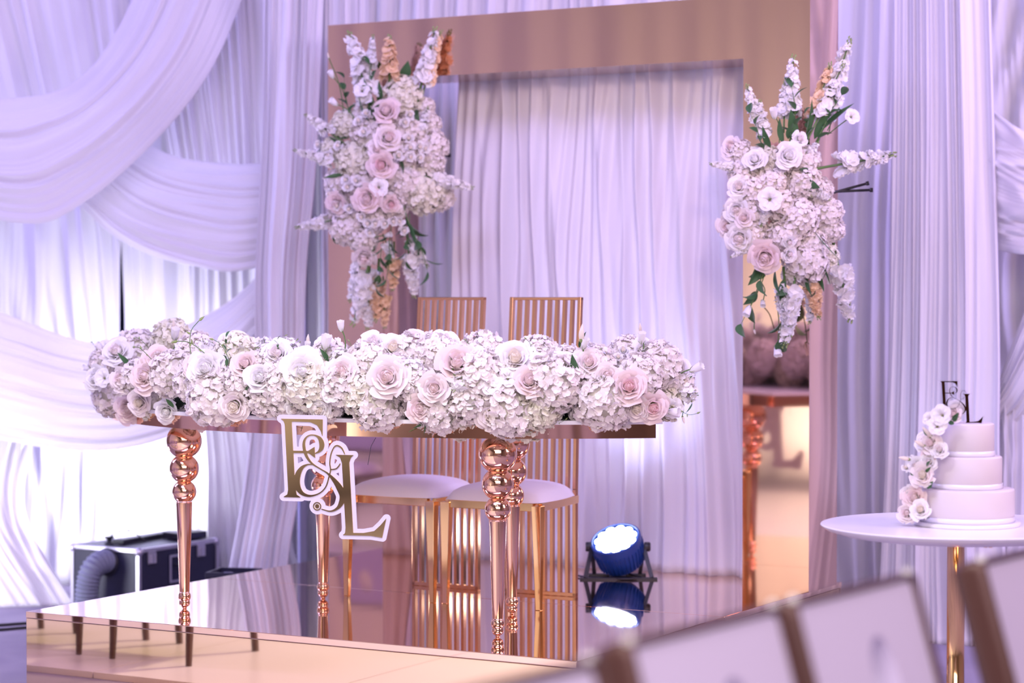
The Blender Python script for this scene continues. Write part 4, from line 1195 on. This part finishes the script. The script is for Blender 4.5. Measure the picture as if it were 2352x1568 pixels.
# hose out of the short side (x = 0 face, seen on the left)
P = resample([(.01, .19, .235), (-.05, .19, .236), (-.10, .20, .20), (-.112, .215, .13), (-.112, .222, .06), (-.11, .226, .012)], 90)
rad = [.052 + .0045 * math.sin(2 * math.pi * i / 5.0) for i in range(90)]
G().tube(P, rad, 24).obj('hose', M['hose'], fc)
G().lathe([(.062, -.004), (.066, .0), (.066, .008), (.056, .010)], 32).obj('hose_flange', M['black'], fc, (0, .19, .232), (0, -math.pi / 2, 0))
# things on the case
o = empty('led_bar', fc.matrix_world @ Vector((0, 0, 0)), 0) if False else None
mw = Matrix.Translation(FO) @ Matrix.Rotation(fz, 4, 'Z')


def on_case(name, x, y, rz, label, cat): return empty(name, mw @ Vector((x, y, FH + .001)), fz + rz, label, cat)


lb = on_case('led_bar', .33, .24, .12, 'long flat black LED bar lying on the flight case', 'stage light')
G().box((0, 0, .013), (.44, .06, .022)).obj('housing', M['black'], lb, smooth=False, bevel=.003)
for x in (-.23, .23): G().box((x, 0, .012), (.016, .066, .024)).obj('end_cap', M['black'], lb, smooth=False, bevel=.003)
dm = on_case('control_box', .47, .12, -.2, 'flat black control box on the right end of the flight case', 'box')
G().box((0, 0, .018), (.17, .13, .034)).obj('housing', M['black'], dm, smooth=False, bevel=.004)
G().box((0, -.0655, .018), (.14, .004, .02)).obj('front_panel', M['case'], dm, smooth=False)
cp = on_case('clamp', .10, .27, 0, 'small black clamp with looped cable on the left end of the flight case', 'clamp')
G().lathe([(.022, 0), (.022, .006), (.012, .008), (.012, .022), (.024, .026), (.024, .034)], 16).obj('base', M['black'], cp)
G().tube(resample([(0, 0, .03), (.03, -.03, .055), (.09, -.06, .055), (.15, -.09, .004)], 24), .0035, 6).obj('cable', M['cable'], cp)
bx = W(536, 1330, 10.62)
lo = empty('low_case', (-1.24, 10.07, 0), R(-12), 'low open black case on the floor right of the flight case', 'case')
g = G().box((0, 0, .115), (.20, .20, .22)); g.obj('body', M['black'], lo, smooth=False, bevel=.004)
g = G()
for y in (-.095, .095): g.box((0, y, .238), (.20, .012, .026))
for x in (-.094, .094): g.box((x, 0, .238), (.012, .178, .026))
g.obj('rim', M['case'], lo, smooth=False, bevel=.002)
G().lathe([(.03, .226), (.03, .235), (.02, .244), (.004, .246)], 24).obj('knob', M['hose'], lo, (-.02, -.02, 0))
# cables on the carpet
for k, (L, lab) in enumerate((([(-3.2, 9.85), (-2.6, 9.95), (-2.3, 10.05), (-2.08, 10.2), (-1.9, 10.3), (-1.72, 10.4)], 'black cable running over the carpet to the flight case'),
                              ([(-3.2, 9.75), (-2.7, 9.84), (-2.35, 9.9), (-2.15, 9.98), (-1.95, 10.12)], 'black cable looping over the carpet beside the stage corner'))):
    P = resample([(x, y, .007) for x, y in L], 40); P[:, 0] += .02 * np.sin(np.arange(40) * .5 + k); b0 = P[0].copy()
    g = G().tube(P - b0, .0065, 8); o = g.obj('floor_cable', M['cable'], None, tuple(b0)); tag(o, lab, 'cable')

# ------------------------------------------------------------------ guest chairs in the foreground
ER = math.atan2(.825, .565)


def rounded(w_, h_, r, n=6):
    out = []
    for cx, cy, a0 in ((w_ - r, h_ - r, 0), (-w_ + r, h_ - r, 90), (-w_ + r, -h_ + r, 180), (w_ - r, -h_ + r, 270)):
        for k in range(n + 1):
            a = R(a0 + 90 * k / n); out.append((cx + r * math.cos(a), cy + r * math.sin(a)))
    return out


def guest_chair(tl, label):
    # local x along the back (left to right as photographed), +y away behind the back, seat towards -y
    wdt = .43; ex, ey = math.cos(ER), math.sin(ER)
    mid = Vector((tl[0] + ex * wdt / 2, tl[1] + ey * wdt / 2, 0))
    t = empty('guest_chair', mid, ER, label, 'chair', 'white and gold guest chairs in the foreground')
    lean = R(16); top = 1.0; rx = Matrix.Rotation(-lean, 4, 'X')
    hb_ = .24
    cz = Vector((0, -math.sin(lean) * hb_, top - math.cos(lean) * hb_))
    loops = [rounded(wdt / 2 - .007, hb_ - .007, .012), [(.045 * math.cos(a) + .035, .075 * math.sin(a) + .085) for a in np.linspace(0, 2 * math.pi, 33)[:-1]]]
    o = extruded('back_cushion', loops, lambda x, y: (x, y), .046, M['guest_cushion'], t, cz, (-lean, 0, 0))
    b = o.modifiers.new('bevel', 'BEVEL'); b.width = .010; b.segments = 3; b.limit_method = 'ANGLE'
    L = rounded(wdt / 2, hb_, .014); pts = [(x, 0, z_) for x, z_ in L]; g = G()
    P = np.array(pts); m = len(pts); Q = np.zeros((m, 8, 3))
    for i in range(m):
        d = Vector(P[(i + 1) % m] - P[i - 1]).normalized(); a = d.cross(Vector((0, 1, 0)))
        for k in range(8):
            th = 2 * math.pi * (k + .5) / 8; q_ = Vector(P[i]) + a * .008 * math.cos(th) + Vector((0, 1, 0)) * .034 * math.sin(th); Q[i, k] = q_
    g.grid(Q, closed_u=True, closed_v=True); g.obj('back_frame', M['guest_gold'], t, cz, (-lean, 0, 0))
    for s_ in (-1, 1):
        zb = top - 2 * hb_ * math.cos(lean); yb = -2 * hb_ * math.sin(lean)
        g = G().bar((s_ * .19, .02 + yb, 0), (s_ * .19, yb - .02, zb + .02), .022, .022, .028, .028); g.obj('leg', M['guest_gold'], t, smooth=False, bevel=.003)
        g = G().bar((s_ * .19, yb - .42, 0), (s_ * .19, yb - .40, .42), .018, .018, .032, .032); g.obj('leg', M['guest_gold'], t, smooth=False, bevel=.003)
        G().lathe([(.003, -.009), (.007, -.006), (.009, 0), (.007, .006), (.003, .009)], 16).obj('corner_glint', M['petal_white'], t, (s_ * (wdt / 2 - .01), -.02, top + .010))  # white beads added to stand in for blurred highlights on the frame corners
    yb = -2 * hb_ * math.sin(lean)
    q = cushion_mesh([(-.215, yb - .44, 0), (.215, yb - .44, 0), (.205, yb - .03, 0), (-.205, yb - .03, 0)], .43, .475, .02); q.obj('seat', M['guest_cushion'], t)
    g = G().box((0, yb - .235, .415), (.40, .39, .028)); g.obj('seat_rail', M['guest_gold'], t, smooth=False, bevel=.003)
    return t


guest_chair((-.157, 2.53), 'nearest guest chair, only its top edge showing at the bottom centre')
guest_chair((.135, 3.03), 'white guest chair back with brown gold edge, left of the three in the foreground')
guest_chair((.405, 3.43), 'white guest chair back in the foreground directly below the left rim of the cake table')
guest_chair((.800, 3.96), 'white guest chair back cut by the right frame edge, before the cake table pole')

# ------------------------------------------------------------------ hall floor pieces that show in the gold mirrors
df = empty('dance_floor', S(-2.8, -2.85, 0), -PHI, 'white gloss dance floor before the stage, seen only in the gold mirrors', 'dance floor')
M['dance'] = simple('white_dance_floor', (.8, .76, .76, 1), .3)
g = G().box((0, 0, .012), (.992, .992, .024)); mp = mesh('floor_panel', g.V, g.F, M['dance'], g.mi, False)
for i in range(5):
    for j in range(5): put('floor_panel', mp, df, ((i - 2) * 1.0, (j - 2) * 1.0, 0))
for k, (x, y) in enumerate(((-2.47, 7.15), (-2.97, 7.42), (-3.5, 7.7), (-4.1, 8.0))):
    q = guest_chair((x, y), ('first', 'second', 'third', 'fourth')[k] + ' guest chair from the right in the row mirrored in the stage front'); q.rotation_euler.z = R(150); q.location.z = .024 if False else 0
    q['group'] = 'guest chairs mirrored in the stage front'
